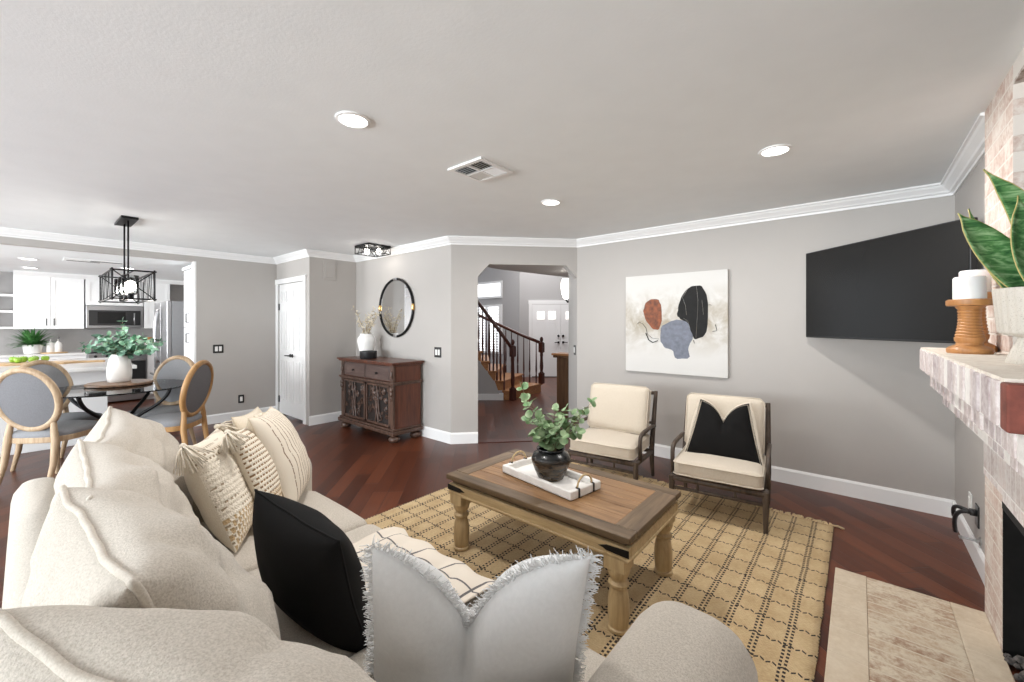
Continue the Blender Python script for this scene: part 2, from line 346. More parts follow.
# ------------------------------------------------------------------ mesh helpers
def smoothstep(a, b, x):
    t = max(0, min(1, (x - a) / (b - a))); return t * t * (3 - 2 * t)
class MB:
    def __init__(s): s.bm = bmesh.new(); s.uv = None
    def box(s, x0, x1, y0, y1, z0, z1, M=None):
        vs = [s.bm.verts.new(v) for v in ((x0, y0, z0), (x1, y0, z0), (x1, y1, z0), (x0, y1, z0), (x0, y0, z1), (x1, y0, z1), (x1, y1, z1), (x0, y1, z1))]
        for f in ((3, 2, 1, 0), (4, 5, 6, 7), (0, 1, 5, 4), (1, 2, 6, 5), (2, 3, 7, 6), (3, 0, 4, 7)): s.bm.faces.new([vs[i] for i in f])
        if M is not None:
            for v in vs: v.co = M @ v.co
        return s
    def prism(s, pts, z0, z1, M=None):
        """pts: outline in the xy plane, extruded along z."""
        ar = sum(pts[i][0] * pts[(i + 1) % len(pts)][1] - pts[(i + 1) % len(pts)][0] * pts[i][1] for i in range(len(pts)))
        if ar < 0: pts = pts[::-1]
        a = [s.bm.verts.new((p[0], p[1], z0)) for p in pts]; b = [s.bm.verts.new((p[0], p[1], z1)) for p in pts]
        s.bm.faces.new(a[::-1]); s.bm.faces.new(b); n = len(pts)
        for i in range(n): s.bm.faces.new((a[i], a[(i + 1) % n], b[(i + 1) % n], b[i]))
        if M is not None:
            for v in a + b: v.co = M @ v.co
        return s
    def lathe(s, prof, c=(0, 0, 0), seg=24, M=None, flute=0, nfl=0, cap=True):
        rings = []; allv = []
        for r, z in prof:
            ring = []
            for i in range(seg):
                a = 2 * PI * i / seg; rr = r * (1 + flute * math.cos(nfl * a)) if nfl else r
                v = s.bm.verts.new((c[0] + rr * math.cos(a), c[1] + rr * math.sin(a), c[2] + z)); ring.append(v); allv.append(v)
            rings.append(ring)
        for p, q in zip(rings, rings[1:]):
            for i in range(seg): s.bm.faces.new((p[i], p[(i + 1) % seg], q[(i + 1) % seg], q[i]))
        if cap:
            s.bm.faces.new(rings[0][::-1]); s.bm.faces.new(rings[-1])
        if M is not None:
            for v in allv: v.co = M @ v.co
        return s
    def tube(s, pts, rad, seg=8, closed=False, flat=1.0):
        pts = [Vector(p) for p in pts]; n = len(pts)
        rads = rad if isinstance(rad, (list, tuple)) else [rad] * n
        up = None; rings = []
        for i, p in enumerate(pts):
            if closed: d = pts[(i + 1) % n] - pts[i - 1]
            else: d = pts[min(i + 1, n - 1)] - pts[max(i - 1, 0)]
            if d.length < 1e-9: d = Vector((0, 0, 1))
            d.normalize()
            if up is None: up = Vector((0, 0, 1)) if abs(d.z) < 0.9 else Vector((1, 0, 0))
            side = d.cross(up)
            if side.length < 1e-6: side = d.orthogonal()
            side.normalize(); up = side.cross(d).normalized()
            rings.append([s.bm.verts.new(p + side * math.cos(2 * PI * k / seg) * rads[i] + up * math.sin(2 * PI * k / seg) * rads[i] * flat) for k in range(seg)])
        m = n if closed else n - 1
        for i in range(m):
            a, b = rings[i], rings[(i + 1) % n]
            for k in range(seg): s.bm.faces.new((a[k], a[(k + 1) % seg], b[(k + 1) % seg], b[k]))
        if not closed: s.bm.faces.new(rings[0][::-1]); s.bm.faces.new(rings[-1])
        return s
    def ball(s, c, r, seg=12, sc_=(1, 1, 1)):
        prof = []; n = max(4, seg // 2)
        for i in range(n + 1):
            a = -PI / 2 + PI * i / n; prof.append((max(1e-4, r * math.cos(a)), r * math.sin(a)))
        return s.lathe(prof, (0, 0, 0), seg, Matrix.Translation(c) @ Matrix.Diagonal((*sc_, 1)))
    def leaf(s, c, d, up, ln, wd, bend=0.15, seg=6):
        d = Vector(d).normalized(); up = Vector(up); sd = d.cross(up)
        if sd.length < 1e-4: sd = d.orthogonal()
        sd.normalize(); nn = sd.cross(d).normalized(); c = Vector(c)
        mid = [s.bm.verts.new(c + d * ln * i / seg + nn * (-bend * ln * (i / seg) ** 2)) for i in range(seg + 1)]
        L = []; Rr = []
        for i in range(1, seg):
            t = i / seg; wv = wd * 0.5 * math.sin(PI * t) ** 0.62
            q = mid[i].co + nn * 0.12 * wv
            L.append(s.bm.verts.new(q + sd * wv)); Rr.append(s.bm.verts.new(q - sd * wv))
        for side, flip in ((L, 0), (Rr, 1)):
            fs = [(mid[0], side[0], mid[1])] + [(mid[i], side[i - 1], side[i], mid[i + 1]) for i in range(1, seg - 1)] + [(mid[seg - 1], side[-1], mid[seg])]
            for f in fs: s.bm.faces.new(f if flip else f[::-1])
        return s
    def obj(s, name, mat, parent=None, smooth=None, bevel=0, bseg=2, sub=0, off=None, solid=0):
        if off is not None:
            o_ = Vector(off)
            for v in s.bm.verts: v.co -= o_
        me = bpy.data.meshes.new(name); bmesh.ops.recalc_face_normals(s.bm, faces=s.bm.faces[:]) if s.uv is None else None
        s.bm.to_mesh(me); s.bm.free()
        me.materials.append(mat)
        if smooth:
            me.polygons.foreach_set('use_smooth', [True] * len(me.polygons))
            if smooth is not True:
                try: me.set_sharp_from_angle(angle=R(smooth))
                except Exception: pass
        o = bpy.data.objects.new(name, me); C.objects.link(o)
        if solid:
            m = o.modifiers.new('solid', 'SOLIDIFY'); m.thickness = solid
        if bevel:
            m = o.modifiers.new('bevel', 'BEVEL'); m.width = bevel; m.segments = bseg; m.limit_method = 'ANGLE'; m.angle_limit = R(40)
            me.polygons.foreach_set('use_smooth', [True] * len(me.polygons))
            w_ = o.modifiers.new('wn', 'WEIGHTED_NORMAL'); w_.keep_sharp = True
        if sub:
            m = o.modifiers.new('sub', 'SUBSURF'); m.levels = sub; m.render_levels = sub
        if parent is not None: o.parent = parent
        return o
def tag(o, label, cat, group=None, kind=None):
    o['label'] = label; o['category'] = cat
    if group: o['group'] = group
    if kind: o['kind'] = kind
    return o
def thing(name, label, cat, loc=(0, 0, 0), rz=0, group=None):
    o = bpy.data.objects.new(name, None); C.objects.link(o); o.location = loc; o.rotation_euler = (0, 0, rz); o.empty_display_size = 0.05
    return tag(o, label, cat, group)
def struct(o, label=None):
    o['kind'] = 'structure'
    if label: o['label'] = label
    return o
def copy_tree(o, parent=None):
    c = o.copy(); C.objects.link(c)
    if parent is not None: c.parent = parent
    for ch in list(o.children): copy_tree(ch, c)
    return c
def relabel(o, label, group=None):
    o['label'] = label
    if group: o['group'] = group
    return o
def bez(p0, p1, p2, p3, n=12):
    out = []
    for i in range(n + 1):
        t = i / n; u = 1 - t
        out.append(Vector(p0) * u ** 3 + Vector(p1) * 3 * u * u * t + Vector(p2) * 3 * u * t * t + Vector(p3) * t ** 3)
    return out

# ------------------------------------------------------------------ ROOM SHELL
W1Y, FPX, W3Y, W4X, W5Y, W6X = 4.367, 0.531, 3.24, -5.846, 2.547, -7.005
AX, AY, BX, BY = -3.68, 3.24, -2.645, 4.367      # the diagonal wall with the opening
H = 2.44; KH = 2.285
BACKY = -5.2
T = 0.12
struct(MB().prism([(-11.2, -5.6), (1.6, -5.6), (1.6, 5.2), (-2.4, 11.5), (-11.2, 11.5)], -0.1, 0.0).obj('floor', FLOOR), 'dark cherry plank floor laid on the diagonal')
# living ceiling follows the walls; kitchen ceiling is lower
struct(MB().prism([(W6X - T, BACKY), (1.6, BACKY), (1.6, W1Y + T), (BX, W1Y + T), (BX - 0.06, BY), (AX - 0.06, AY + 0.05), (W4X - T, AY + T), (W4X - T, W5Y + T), (W6X - T, W5Y + T)], H, H + 0.1).obj('ceiling', CEIL))
struct(MB().box(-11.0, W6X - T, BACKY, 2.6, KH, KH + 0.1).obj('ceiling_kitchen', CEIL))
def wall(name, x0, x1, y0, y1, z0=0, z1=H, mat=None): return struct(MB().box(x0, x1, y0, y1, z0, z1).obj(name, mat or WALL))
wall('wall_north', BX, FPX + T, W1Y, W1Y + T)
wall('wall_east', FPX, FPX + T, 2.9, W1Y)
wall('wall_east_behind', FPX, FPX + T, BACKY, 1.45)
wall('wall_mirror', W4X - T, AX, W3Y, W3Y + T)
wall('wall_alcove', W4X - T, W4X, W5Y, W3Y)
# closet wall with a door opening
DX0, DX1, DZ = -6.93, -6.02, 2.03
m = MB(); m.box(W6X - T, DX0, W5Y, W5Y + T, 0, H); m.box(DX1, W4X - T, W5Y, W5Y + T, 0, H); m.box(DX0, DX1, W5Y, W5Y + T, DZ, H)
struct(m.obj('wall_closet', WALL))
# wall to the kitchen: solid piece, header over the wide opening
m = MB(); m.box(W6X - T, W6X, 1.52, W5Y, 0, H); m.box(W6X - T, W6X, BACKY, 1.52, KH - 0.005, H)
struct(m.obj('wall_kitchen', WALL))
# diagonal wall with the clipped-corner opening, local x runs along it
du = Vector((BX - AX, BY - AY, 0)); WL = du.length; ang = math.atan2(du.y, du.x)
MW2 = Matrix.Translation((AX, AY, 0)) @ Matrix.Rotation(ang, 4, 'Z')
O0, O1, OZ, CH = 0.315, WL - 0.005, 2.13, 0.15
TH = 0.14
prof = [(0, 0), (O0, 0), (O0, OZ - CH), (O0 + CH * 0.9, OZ), (O1 - CH * 0.9, OZ), (O1, OZ - CH), (O1, 0), (WL + 0.0, 0), (WL, H), (0, H)]
mm = MW2 @ Matrix.Rotation(R(90), 4, 'X')
# built from convex pieces
m = MB()
for piece in ([(0, 0), (O0, 0), (O0, H), (0, H)], [(O0, OZ), (WL, OZ), (WL, H), (O0, H)], [(O0, OZ - CH), (O0 + CH * .9, OZ), (O0, OZ)], [(O1 - CH * .9, OZ), (WL, OZ - CH), (WL, OZ)]):
    m.prism(piece, -TH, 0.0, mm)
struct(m.obj('wall_opening', WALL))
# deep jamb on the right of the opening and the passage soffit
jd = Vector((-du.y, du.x, 0)).normalized()
p0 = Vector((BX, BY, 0)); p1 = p0 + jd * 0.40
struct(MB().prism([p0[:2], p1[:2], (p1.x + 0.25, p1.y + 0.15), (BX + 0.25, BY + T + 0.02), (BX + 0.003, BY + 0.003)], 0, H).obj('wall_jamb', WALL))
so = [(AX + 0.12, AY + 0.25), (BX, BY), (-2.2, 5.6), (-3.42, 5.35), (-3.60, 4.05)]
struct(MB().prism(so, OZ + 0.001, OZ + 0.5).obj('ceiling_passage', WALL))
struct(MB().box(O0 + 0.0, O1, -0.02, 0.10, 0, 0.008, MW2).obj('trim_threshold', RAIL))
# back of the room (behind the camera), with glazed openings
m = MB()
for a, b, z0, z1 in ((-11.2, -10.1, 0, H), (-10.1, -8.3, 0, 0.9), (-10.1, -8.3, 2.1, H), (-8.3, -6.8, 0, H), (-6.8, -5.4, 0, 0.6), (-6.8, -5.4, 2.1, H), (-5.4, -4.6, 0, H), (-4.6, -0.6, 2.2, H), (-0.6, 0.66, 0, H)):
    m.box(a, b, BACKY - T, BACKY, z0, z1)
struct(m.obj('wall_south', WALL))
# kitchen shell
struct(MB().box(-11.0, -10.86, BACKY, 2.6, 0, KH).obj('wall_kitchen_back', KWALL))
wall('wall_kitchen_north', -10.86, W6X - T, 2.3, 2.42, 0, KH)
# foyer shell
struct(MB().box(-11.0, -6.93, 8.51, 8.63, 0, 3.7).obj('wall_foyer_window', BACKROOM))
dd = Vector((0.7636, 0.6456, 0)); d0 = Vector((-6.95, 8.51, 0))
MD = Matrix.Translation(d0) @ Matrix.Rotation(math.atan2(dd.y, dd.x), 4, 'Z')
struct(MB().box(0.0, 5.0, 0.0, 0.12, 0, 3.7, MD).obj('wall_foyer_door', BACKROOM))
struct(MB().box(-2.94, -2.82, 5.0, 11.5, 0, 3.7).obj('wall_hall', BACKROOM))
struct(MB().box(-2.90, -2.82, p1.y + 0.06, 5.0, 0, OZ).obj('wall_hall_passage', WALL))
struct(MB().box(-11.0, -8.2, 4.3, 4.42, 0, 3.7).obj('wall_stair_side', BACKROOM))
struct(MB().prism([(-11, 3.4), (-3.62, 3.4), (-3.62, 5.3), (-2.8, 5.6), (-2.8, 11.5), (-11, 11.5)], 3.7, 3.8).obj('ceiling_foyer', CEIL))
struct(MB().box(-8.3, -3.7, W3Y + T, W3Y + T + 0.02, 0, 3.7).obj('wall_foyer_south', BACKROOM))

# crown moulding and baseboards: a stepped profile swept along each wall
def sweep(name, a, b, prof, inn, mat=TRIM, e0=0.0, e1=0.0):
    """a, b floor points of the wall line, inn the normal into the room; profile (out, z). e0/e1 widen the ends for mitres."""
    a = Vector((*a, 0)); b = Vector((*b, 0)); inn = Vector((*inn, 0)).normalized(); d = (b - a).normalized()
    m = MB(); A = []; B = []
    for o, z in prof:
        A.append(m.bm.verts.new(a + inn * o + Vector((0, 0, z)) - d * o * e0)); B.append(m.bm.verts.new(b + inn * o + Vector((0, 0, z)) + d * o * e1))
    n = len(prof)
    for i in range(n): m.bm.faces.new((A[i], A[(i + 1) % n], B[(i + 1) % n], B[i]))
    m.bm.faces.new(A[::-1]); m.bm.faces.new(B)
    return struct(m.obj(name, mat))
CR = [(0, 2.352), (0.012, 2.352), (0.014, 2.368), (0.03, 2.374), (0.036, 2.386), (0.062, 2.41), (0.07, 2.424), (0.082, 2.428), (0.082, 2.44), (0, 2.44)]
BB = [(0, 0), (0.015, 0), (0.015, 0.112), (0.009, 0.124), (0.006, 0.13), (0, 0.13)]
nrm = Vector((du.y, -du.x, 0)).normalized()
t8 = math.tan(R(22.5))
def run(k, prof, nm):
    # (name, from, to, inward normal, end widenings)
    segs = [('north', (BX, W1Y), (FPX, W1Y), (0, -1), 0, -1),
            ('east', (FPX, W1Y), (FPX, 3.0), (-1, 0), -1, 0),
            ('mirror', (W4X, W3Y), (AX, W3Y), (0, -1), -1, t8),
            ('alcove', (W4X, W5Y), (W4X, W3Y), (1, 0), 1, -1),
            ('closet', (W6X, W5Y), (W4X, W5Y), (0, -1), -1, 1)]
    for s, a, b, n, e0, e1 in segs:
        if nm == 'baseboard' and s == 'closet': continue
        sweep(f'{nm}_{s}', a, b, prof, n, TRIM, e0, e1)
run(0, CR, 'trim_crown'); run(0, BB, 'baseboard')
sweep('trim_crown_kitchen', (W6X, BACKY), (W6X, W5Y), CR, (1, 0), TRIM, 0, -1)
sweep('baseboard_kitchen', (W6X, 1.52), (W6X, W5Y), BB, (1, 0), TRIM, 0, -1)
sweep('trim_crown_opening', (AX, AY), (BX, BY), CR, (nrm.x, nrm.y), TRIM, t8, -t8)
po = Vector((AX, AY, 0)) + du.normalized() * O0
sweep('baseboard_opening', (AX, AY), (po.x, po.y), BB, (nrm.x, nrm.y), TRIM, t8, 0)
# closet double door
cas = 0.075
m = MB(); m.box(DX0 - cas, DX0, W5Y - 0.018, W5Y, 0, DZ + cas); m.box(DX1, DX1 + cas, W5Y - 0.018, W5Y, 0, DZ + cas); m.box(DX0 - cas - 0.012, DX1 + cas + 0.012, W5Y - 0.024, W5Y, DZ, DZ + cas)
struct(m.obj('trim_closet', TRIM, bevel=0.004))
def panel_leaf(m, x0, x1, z0, z1, y, th, rows, cols=1, st=0.085, M=None):
    """frame and panel leaf facing -y at y; rows: list of (z0, z1) panels"""
    m.box(x0, x1, y + 0.010, y + th, z0, z1, M)
    wd = (x1 - x0 - st * (cols + 1)) / cols
    for c in range(cols + 1):
        xs = x0 + c * (wd + st); m.box(xs, xs + st, y, y + 0.0101, z0, z1, M)
    zs = [z0] + [z for r in rows for z in r] + [z1]
    for c in range(cols):
        xa = x0 + st + c * (wd + st)
        for i in range(0, len(zs), 2): m.box(xa, xa + wd, y, y + 0.0101, zs[i], zs[i + 1], M)
        for (a, b) in rows: m.box(xa + 0.022, xa + wd - 0.022, y + 0.003, y + 0.0101, a + 0.022, b - 0.022, M)
mid = (DX0 + DX1) / 2
for i, (a, b) in enumerate(((DX0 + 0.003, mid - 0.002), (mid + 0.002, DX1 - 0.003))):
    m = MB(); panel_leaf(m, a, b, 0.035, DZ - 0.004, W5Y + 0.012, 0.035, [(0.25, 0.86), (1.02, 1.62), (1.74, 1.92)], 2, 0.062)
    d = struct(m.obj(f'door_{i + 1}', TRIM))
    m = MB(); hx = mid + (0.035 if i else -0.035); sgn = 1 if i else -1
    m.lathe([(0.027, 0), (0.027, 0.009), (0.010, 0.012), (0.010, 0.035)], (0, 0, 0), 16, Matrix.Translation((hx, W5Y + 0.012, 0.94)) @ Matrix.Rotation(R(90), 4, 'X'))
    m.tube([(hx, W5Y - 0.025, 0.94), (hx - 0.03, W5Y - 0.028, 0.94), (hx - 0.11, W5Y - 0.026, 0.938)] if not i else [(hx, W5Y - 0.025, 0.94), (hx + 0.03, W5Y - 0.028, 0.94), (hx + 0.085, W5Y - 0.026, 0.938)], 0.009, 8)
    m.obj('door_handle', BLACK, d, smooth=40)
    for hz in (0.25, 1.68):
        hxx = DX0 + 0.004 if not i else DX1 - 0.004
        MB().box(hxx - 0.016, hxx + 0.016, W5Y - 0.004, W5Y + 0.012, hz - 0.05, hz + 0.05).obj('hinge', BLACK, d)
# painted-over access cover on the alcove wall
m = MB(); 
for a, b, z0, z1 in ((2.74, 2.93, 2.05, 2.32),): 
    m.box(W4X, W4X + 0.008, a, b, z0, z1); m.box(W4X, W4X + 0.018, a + 0.03, b - 0.03, z0 + 0.035, z1 - 0.03)
tag(m.obj('access_cover', WALL, bevel=0.003), 'painted-over access cover high on the alcove wall right of the white closet door', 'cover')

# switch and outlet plates
def plate(name, label, cat, loc, face, wdt, hgt, rockers, mat=BLACKP):
    """face: 'y' on a wall facing -y, 'x' on a wall facing +x, '-x' on a wall facing -x"""
    rz = {'y': 0, 'x': R(90), '-x': R(-90)}[face]
    o = thing(name, label, cat, loc, rz)
    MB().box(-wdt / 2, wdt / 2, -0.007, 0, -hgt / 2, hgt / 2).obj('plate', mat, o, bevel=0.002)
    for cx in rockers: MB().box(cx - 0.017, cx + 0.017, -0.011, -0.005, -0.034, 0.034).obj('rocker' if cat == 'switch' else 'socket', SWITCH, o, bevel=0.002)
    return o
plate('light_switch', 'black double light switch plate on the wall right of the round mirror', 'switch', (-3.92, W3Y, 1.07), 'y', 0.125, 0.125, (-0.024, 0.024))
plate('light_switch', 'black double light switch plate on the grey wall beside the tall pantry', 'switch', (W6X, 1.775, 1.06), 'x', 0.125, 0.12, (-0.024, 0.024))
plate('wall_outlet', 'black outlet plate low on the wall left of the closet door', 'outlet', (W6X, 2.06, 0.305), 'x', 0.075, 0.12, (0.0,))
jp = p0 + jd * 0.10
o = plate('light_switch', 'small black plate on the jamb of the hall opening', 'switch', (jp.x - 0.0, jp.y - 0.0, 1.09), 'y', 0.07, 0.12, (0.0,))
o.rotation_euler = (0, 0, math.atan2(jd.y, jd.x) + PI)
plate('wall_outlet', 'white outlet plate above the baseboard beside the fireplace', 'outlet', (FPX, 3.80, 0.30), '-x', 0.075, 0.12, (0.0,), SWITCH)
o = plate('cable_outlet', 'black outlet plate with a thick black cord plugged in beside the fireplace', 'outlet', (FPX, 3.60, 0.29), '-x', 0.085, 0.125, ())
m = MB(); m.box(-0.02, 0.02, -0.035, -0.004, 0.0, 0.03); m.tube(bez((0, -0.03, 0.015), (-0.02, -0.08, 0.03), (-0.07, -0.10, 0.03), (-0.10, -0.085, -0.06), 10), 0.011, 8)
m.tube(bez((0, -0.03, 0.01), (0.0, -0.085, 0.02), (-0.05, -0.10, -0.04), (-0.085, -0.08, -0.15), 10), 0.011, 8); m.obj('power_cord', BLACKP, o, smooth=True)
o = thing('gas_key_valve', 'chrome gas key valve sticking out of the wall beside the fireplace', 'valve', (FPX, 3.53, 0.165))
m = MB(); m.lathe([(0.024, 0), (0.024, 0.006), (0.010, 0.01), (0.010, 0.02)], (0, 0, 0), 14, Matrix.Rotation(R(-90), 4, 'Y')); m.obj('escutcheon', CORD, o, smooth=40)
m = MB(); m.tube([(-0.018, 0, 0), (-0.075, 0.01, 0)], 0.006, 8); m.box(-0.085, -0.07, -0.018, 0.028, -0.003, 0.003); m.obj('key', CORD, o, smooth=40)

# ------------------------------------------------------------------ ceiling fixtures
DL = [(-1.94, 1.06, 'round recessed ceiling light, nearest the camera of the living room three'), (-0.38, 2.853, 'round recessed ceiling light in front of the television corner'), (-1.98, 2.85, 'round recessed ceiling light beyond the ceiling vent, near the hall opening')]
def can_light(x, y, z, label, r=0.069, power=20, group='recessed ceiling lights'):
    o = thing('ceiling_light', label, 'ceiling light', (x, y, z), 0, group)
    MB().lathe([(r, -0.001), (r + 0.016, -0.001), (r + 0.014, -0.007), (r, -0.010), (r - 0.004, -0.002)], seg=36).obj('trim_ring', TRIM, o, smooth=40)
    MB().lathe([(0.001, -0.004), (r - 0.002, -0.004), (r - 0.002, -0.0025), (0.001, -0.0025)], seg=36).obj('diffuser', LAMP, o)
    downlight_lamp(x, y, z - 0.025, power)
for x, y, l in DL: can_light(x, y, H, l)
can_light(-8.45, 0.02, KH, 'recessed ceiling light in the kitchen, nearer of the two in line', 0.075, 7)
can_light(-9.75, 0.04, KH, 'recessed ceiling light in the kitchen, close to the white cupboards', 0.075, 7)
can_light(-8.7, 1.02, KH, 'recessed ceiling light in the kitchen near the fridge', 0.075, 7)
# supply vent: square frame, four louvre quarters
o = thing('ceiling_vent', 'square white ceiling air vent with four louvre quarters', 'vent', (-1.925, 1.955, H), 0)
m = MB(); s_ = 0.155
q_ = s_ - 0.03
for a in ((-s_, s_, -s_, -q_), (-s_, s_, q_, s_), (-s_, -q_, -q_, q_), (q_, s_, -q_, q_), (-0.006, 0.006, -q_, q_), (-q_, -0.006, -0.006, 0.006), (0.006, q_, -0.006, 0.006)): m.box(*a, -0.012, 0)
m.obj('frame', TRIM, o)
MB().box(-s_ + 0.01, s_ - 0.01, -s_ + 0.01, s_ - 0.01, -0.0015, 0).obj('cavity', SHADOWGAP, o)
for k, (qx, qy, along, tilt) in enumerate(((-1, -1, 'x', 1), (1, -1, 'y', 1), (1, 1, 'x', -1), (-1, 1, 'y', -1))):
    m = MB()
    for i in range(5):
        p = 0.020 + i * 0.022
        if along == 'x': M_ = Matrix.Translation((qx * 0.066, qy * p, -0.007)) @ Matrix.Rotation(R(38 * tilt), 4, 'X'); m.box(-0.058, 0.058, -0.008, 0.008, -0.0008, 0.0008, M_)
        else: M_ = Matrix.Translation((qx * p, qy * 0.066, -0.007)) @ Matrix.Rotation(R(38 * tilt), 4, 'Y'); m.box(-0.008, 0.008, -0.058, 0.058, -0.0008, 0.0008, M_)
    m.obj('louvre', VENTGREY if k in (0,) else TRIM, o)
o = thing('ceiling_vent', 'narrow slotted white vent in the kitchen ceiling', 'vent', (-8.1, 0.62, KH))
m = MB(); m.box(-0.16, 0.16, -0.30, 0.30, -0.010, 0); m.obj('frame', TRIM, o, bevel=0.004)
m = MB()
for i, (a, b) in enumerate(((-0.27, 0.05), (-0.05, 0.27))): m.box(-0.09 + i * 0.12, -0.04 + i * 0.12, a, b, -0.012, -0.0095)
m.obj('slot', SHADOWGAP, o)

# dining pendant
o = thing('pendant_light', 'black rectangular cage pendant light over the dining table', 'pendant light', (-5.54, 0.64, H))
MB().box(-0.235, 0.235, -0.062, 0.062, -0.022, 0).obj('canopy', BLACK, o, bevel=0.003)
for x in (-0.12, 0.12): MB().tube([(x, 0, -0.02), (x, 0, -0.60)], 0.0075, 8).obj('rod', BLACK, o, smooth=True)
LX, LY, ZT, ZB = 0.45, 0.145, -0.535, -0.795
m = MB(); r_ = 0.0075
for z in (ZT, ZB):
    m.tube([(-LX - .015, -LY, z), (LX + .015, -LY, z)], r_, 6); m.tube([(-LX - .015, LY, z), (LX + .015, LY, z)], r_, 6)
    m.tube([(-LX, -LY - .015, z), (-LX, LY + .015, z)], r_, 6); m.tube([(LX, -LY - .015, z), (LX, LY + .015, z)], r_, 6)
for x in (-LX, LX):
    for y in (-LY, LY): m.tube([(x, y, ZB - .015), (x, y, ZT + .015)], r_, 6)
m.tube([(-LX, 0, ZB), (LX, 0, ZB)], 0.006, 6); m.tube([(-LX, 0, ZT), (LX, 0, ZT)], 0.006, 6)
m.obj('cage_frame', BLACK, o, smooth=40)
for x in (-LX, LX):
    m = MB(); m.tube([(x, -LY, ZB), (x, LY, ZT)], 0.005, 6); m.tube([(x, LY, ZB), (x, -LY, ZT)], 0.005, 6); m.obj('cross_brace', BLACK, o, smooth=True)
for y in (-LY, LY):
    m = MB(); rnd = random.Random(3)
    for i in range(11):
        x = -LX + 0.06 + i * 0.078; ph = rnd.random() * 6
        m.tube([(x + 0.016 * math.sin(ph + t * 4.2), y, ZB + (ZT - ZB) * t) for t in [k / 9 for k in range(10)]], 0.0028, 5)
    m.obj('wavy_wire', BLACK, o, smooth=True)
for x in (-0.26, 0.0, 0.26):
    MB().lathe([(0.052, -0.74), (0.062, -0.70), (0.062, -0.565), (0.058, -0.565), (0.058, -0.70), (0.050, -0.735)], (x, 0, 0), 20, cap=False).obj('glass_shade', SHADEGLASS, o, smooth=True)
    MB().lathe([(0.020, -0.795), (0.024, -0.79), (0.024, -0.75), (0.052, -0.742), (0.052, -0.735), (0.016, -0.73)], (x, 0, 0), 16).obj('lamp_socket', BLACK, o, smooth=40)
    MB().ball((x, 0, -0.665), 0.042, 14, (1, 1, 1.25)).obj('bulb', BULB, o, smooth=True)
l = bpy.data.lights.new('pendant_lamp', 'POINT'); l.energy = 12; l.color = (1, 0.93, 0.84); l.shadow_soft_size = 0.06
lo = bpy.data.objects.new('pendant_lamp', l); C.objects.link(lo); lo.location = (-5.54, 0.64, H - 0.90)
# flush fixture
o = thing('flush_ceiling_light', 'small square black cage ceiling light in front of the mirror wall', 'ceiling light', (-4.88, 2.94, H))
MB().box(-0.165, 0.165, -0.165, 0.165, -0.018, 0).obj('base_plate', BLACK, o, bevel=0.003)
m = MB(); q = 0.16
for z in (-0.025, -0.108):
    for a, b in (((-q, -q), (q, -q)), ((q, -q), (q, q)), ((q, q), (-q, q)), ((-q, q), (-q, -q))): m.tube([(*a, z), (*b, z)], 0.006, 6)
for x in (-q, q):
    for y in (-q, q): m.tube([(x, y, -0.015), (x, y, -0.112)], 0.006, 6)
m.obj('cage_frame', BLACK, o, smooth=40)
rnd = random.Random(5)
for s0, s1 in (((-q, -q), (q, -q)), ((q, -q), (q, q)), ((q, q), (-q, q)), ((-q, q), (-q, -q))):
    m = MB()
    for i in range(7):
        a = rnd.random() * 0.9; b = min(1, max(0, a + rnd.uniform(-0.35, 0.35)))
        pa = Vector((*s0, 0)).lerp(Vector((*s1, 0)), a); pb = Vector((*s0, 0)).lerp(Vector((*s1, 0)), b)
        m.tube([(pa.x, pa.y, -0.025), (pb.x, pb.y, -0.108)], 0.004, 5)
    m.obj('lattice', BLACK, o, smooth=True)
for x, y in ((-0.06, -0.05), (0.06, 0.05)):
    m = MB(); m.ball((x, y, -0.07), 0.032, 12, (1, 1, 1.3)); m.obj('bulb', BULB, o, smooth=True)
l = bpy.data.lights.new('flush_lamp', 'POINT'); l.energy = 2.2; l.color = (1, 0.94, 0.86); l.shadow_soft_size = 0.05
lo = bpy.data.objects.new('flush_lamp', l); C.objects.link(lo); lo.location = (-4.88, 2.94, H - 0.125)

# ------------------------------------------------------------------ FIREPLACE (brick breast, hearth, mantel)
BRX, BRY0, BRY1 = 0.464, 1.42, 3.0
FB0, FB1, FBZ0, FBZ1 = 1.74, 2.68, 0.02, 0.66
fp = thing('fireplace', 'whitewashed brick fireplace with corbelled mantel and black firebox', 'fireplace', (BRX, 2.2, 0))
def fpo(m, name, mat, **k): return m.obj(name, mat, fp, off=(BRX, 2.2, 0), **k)
m = MB(); m.box(BRX, 0.9, FB1, BRY1, 0, 1.29); fpo(m, 'brick_pier', BRICKY)
m = MB(); m.box(BRX, 0.9, BRY0, FB0, 0, 1.29); fpo(m, 'brick_pier', BRICKY)
m = MB(); m.box(BRX, 0.9, FB0, FB1, FBZ1, 1.29); m.box(BRX - 0.004, BRX + 0.02, FB0 - 0.1, BRY1, FBZ1 + 0.03, 1.05)
fpo(m, 'soldier_course', SOLDIER)
m = MB(); m.box(BRX, 0.9, 2.52, BRY1, 1.29, 2.44); fpo(m, 'upper_pier', BRICKY)
m = MB(); m.box(BRX, 0.9, BRY0, 1.50, 1.29, 2.44); fpo(m, 'upper_pier', BRICKY)
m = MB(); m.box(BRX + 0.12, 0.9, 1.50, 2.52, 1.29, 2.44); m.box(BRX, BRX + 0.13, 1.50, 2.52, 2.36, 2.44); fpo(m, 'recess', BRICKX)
m = MB(); m.box(BRX + 0.001, 0.96, FB0 - 0.02, FB0 + 0.005, 0, FBZ1); m.box(BRX + 0.001, 0.96, FB1 - 0.005, FB1 + 0.02, 0, FBZ1); m.box(0.93, 0.96, FB0, FB1, 0, 0.7); m.box(0.5, 0.96, FB0, FB1, 0.655, 0.7); m.box(0.5, 0.96, FB0, FB1, -0.01, 0.006)
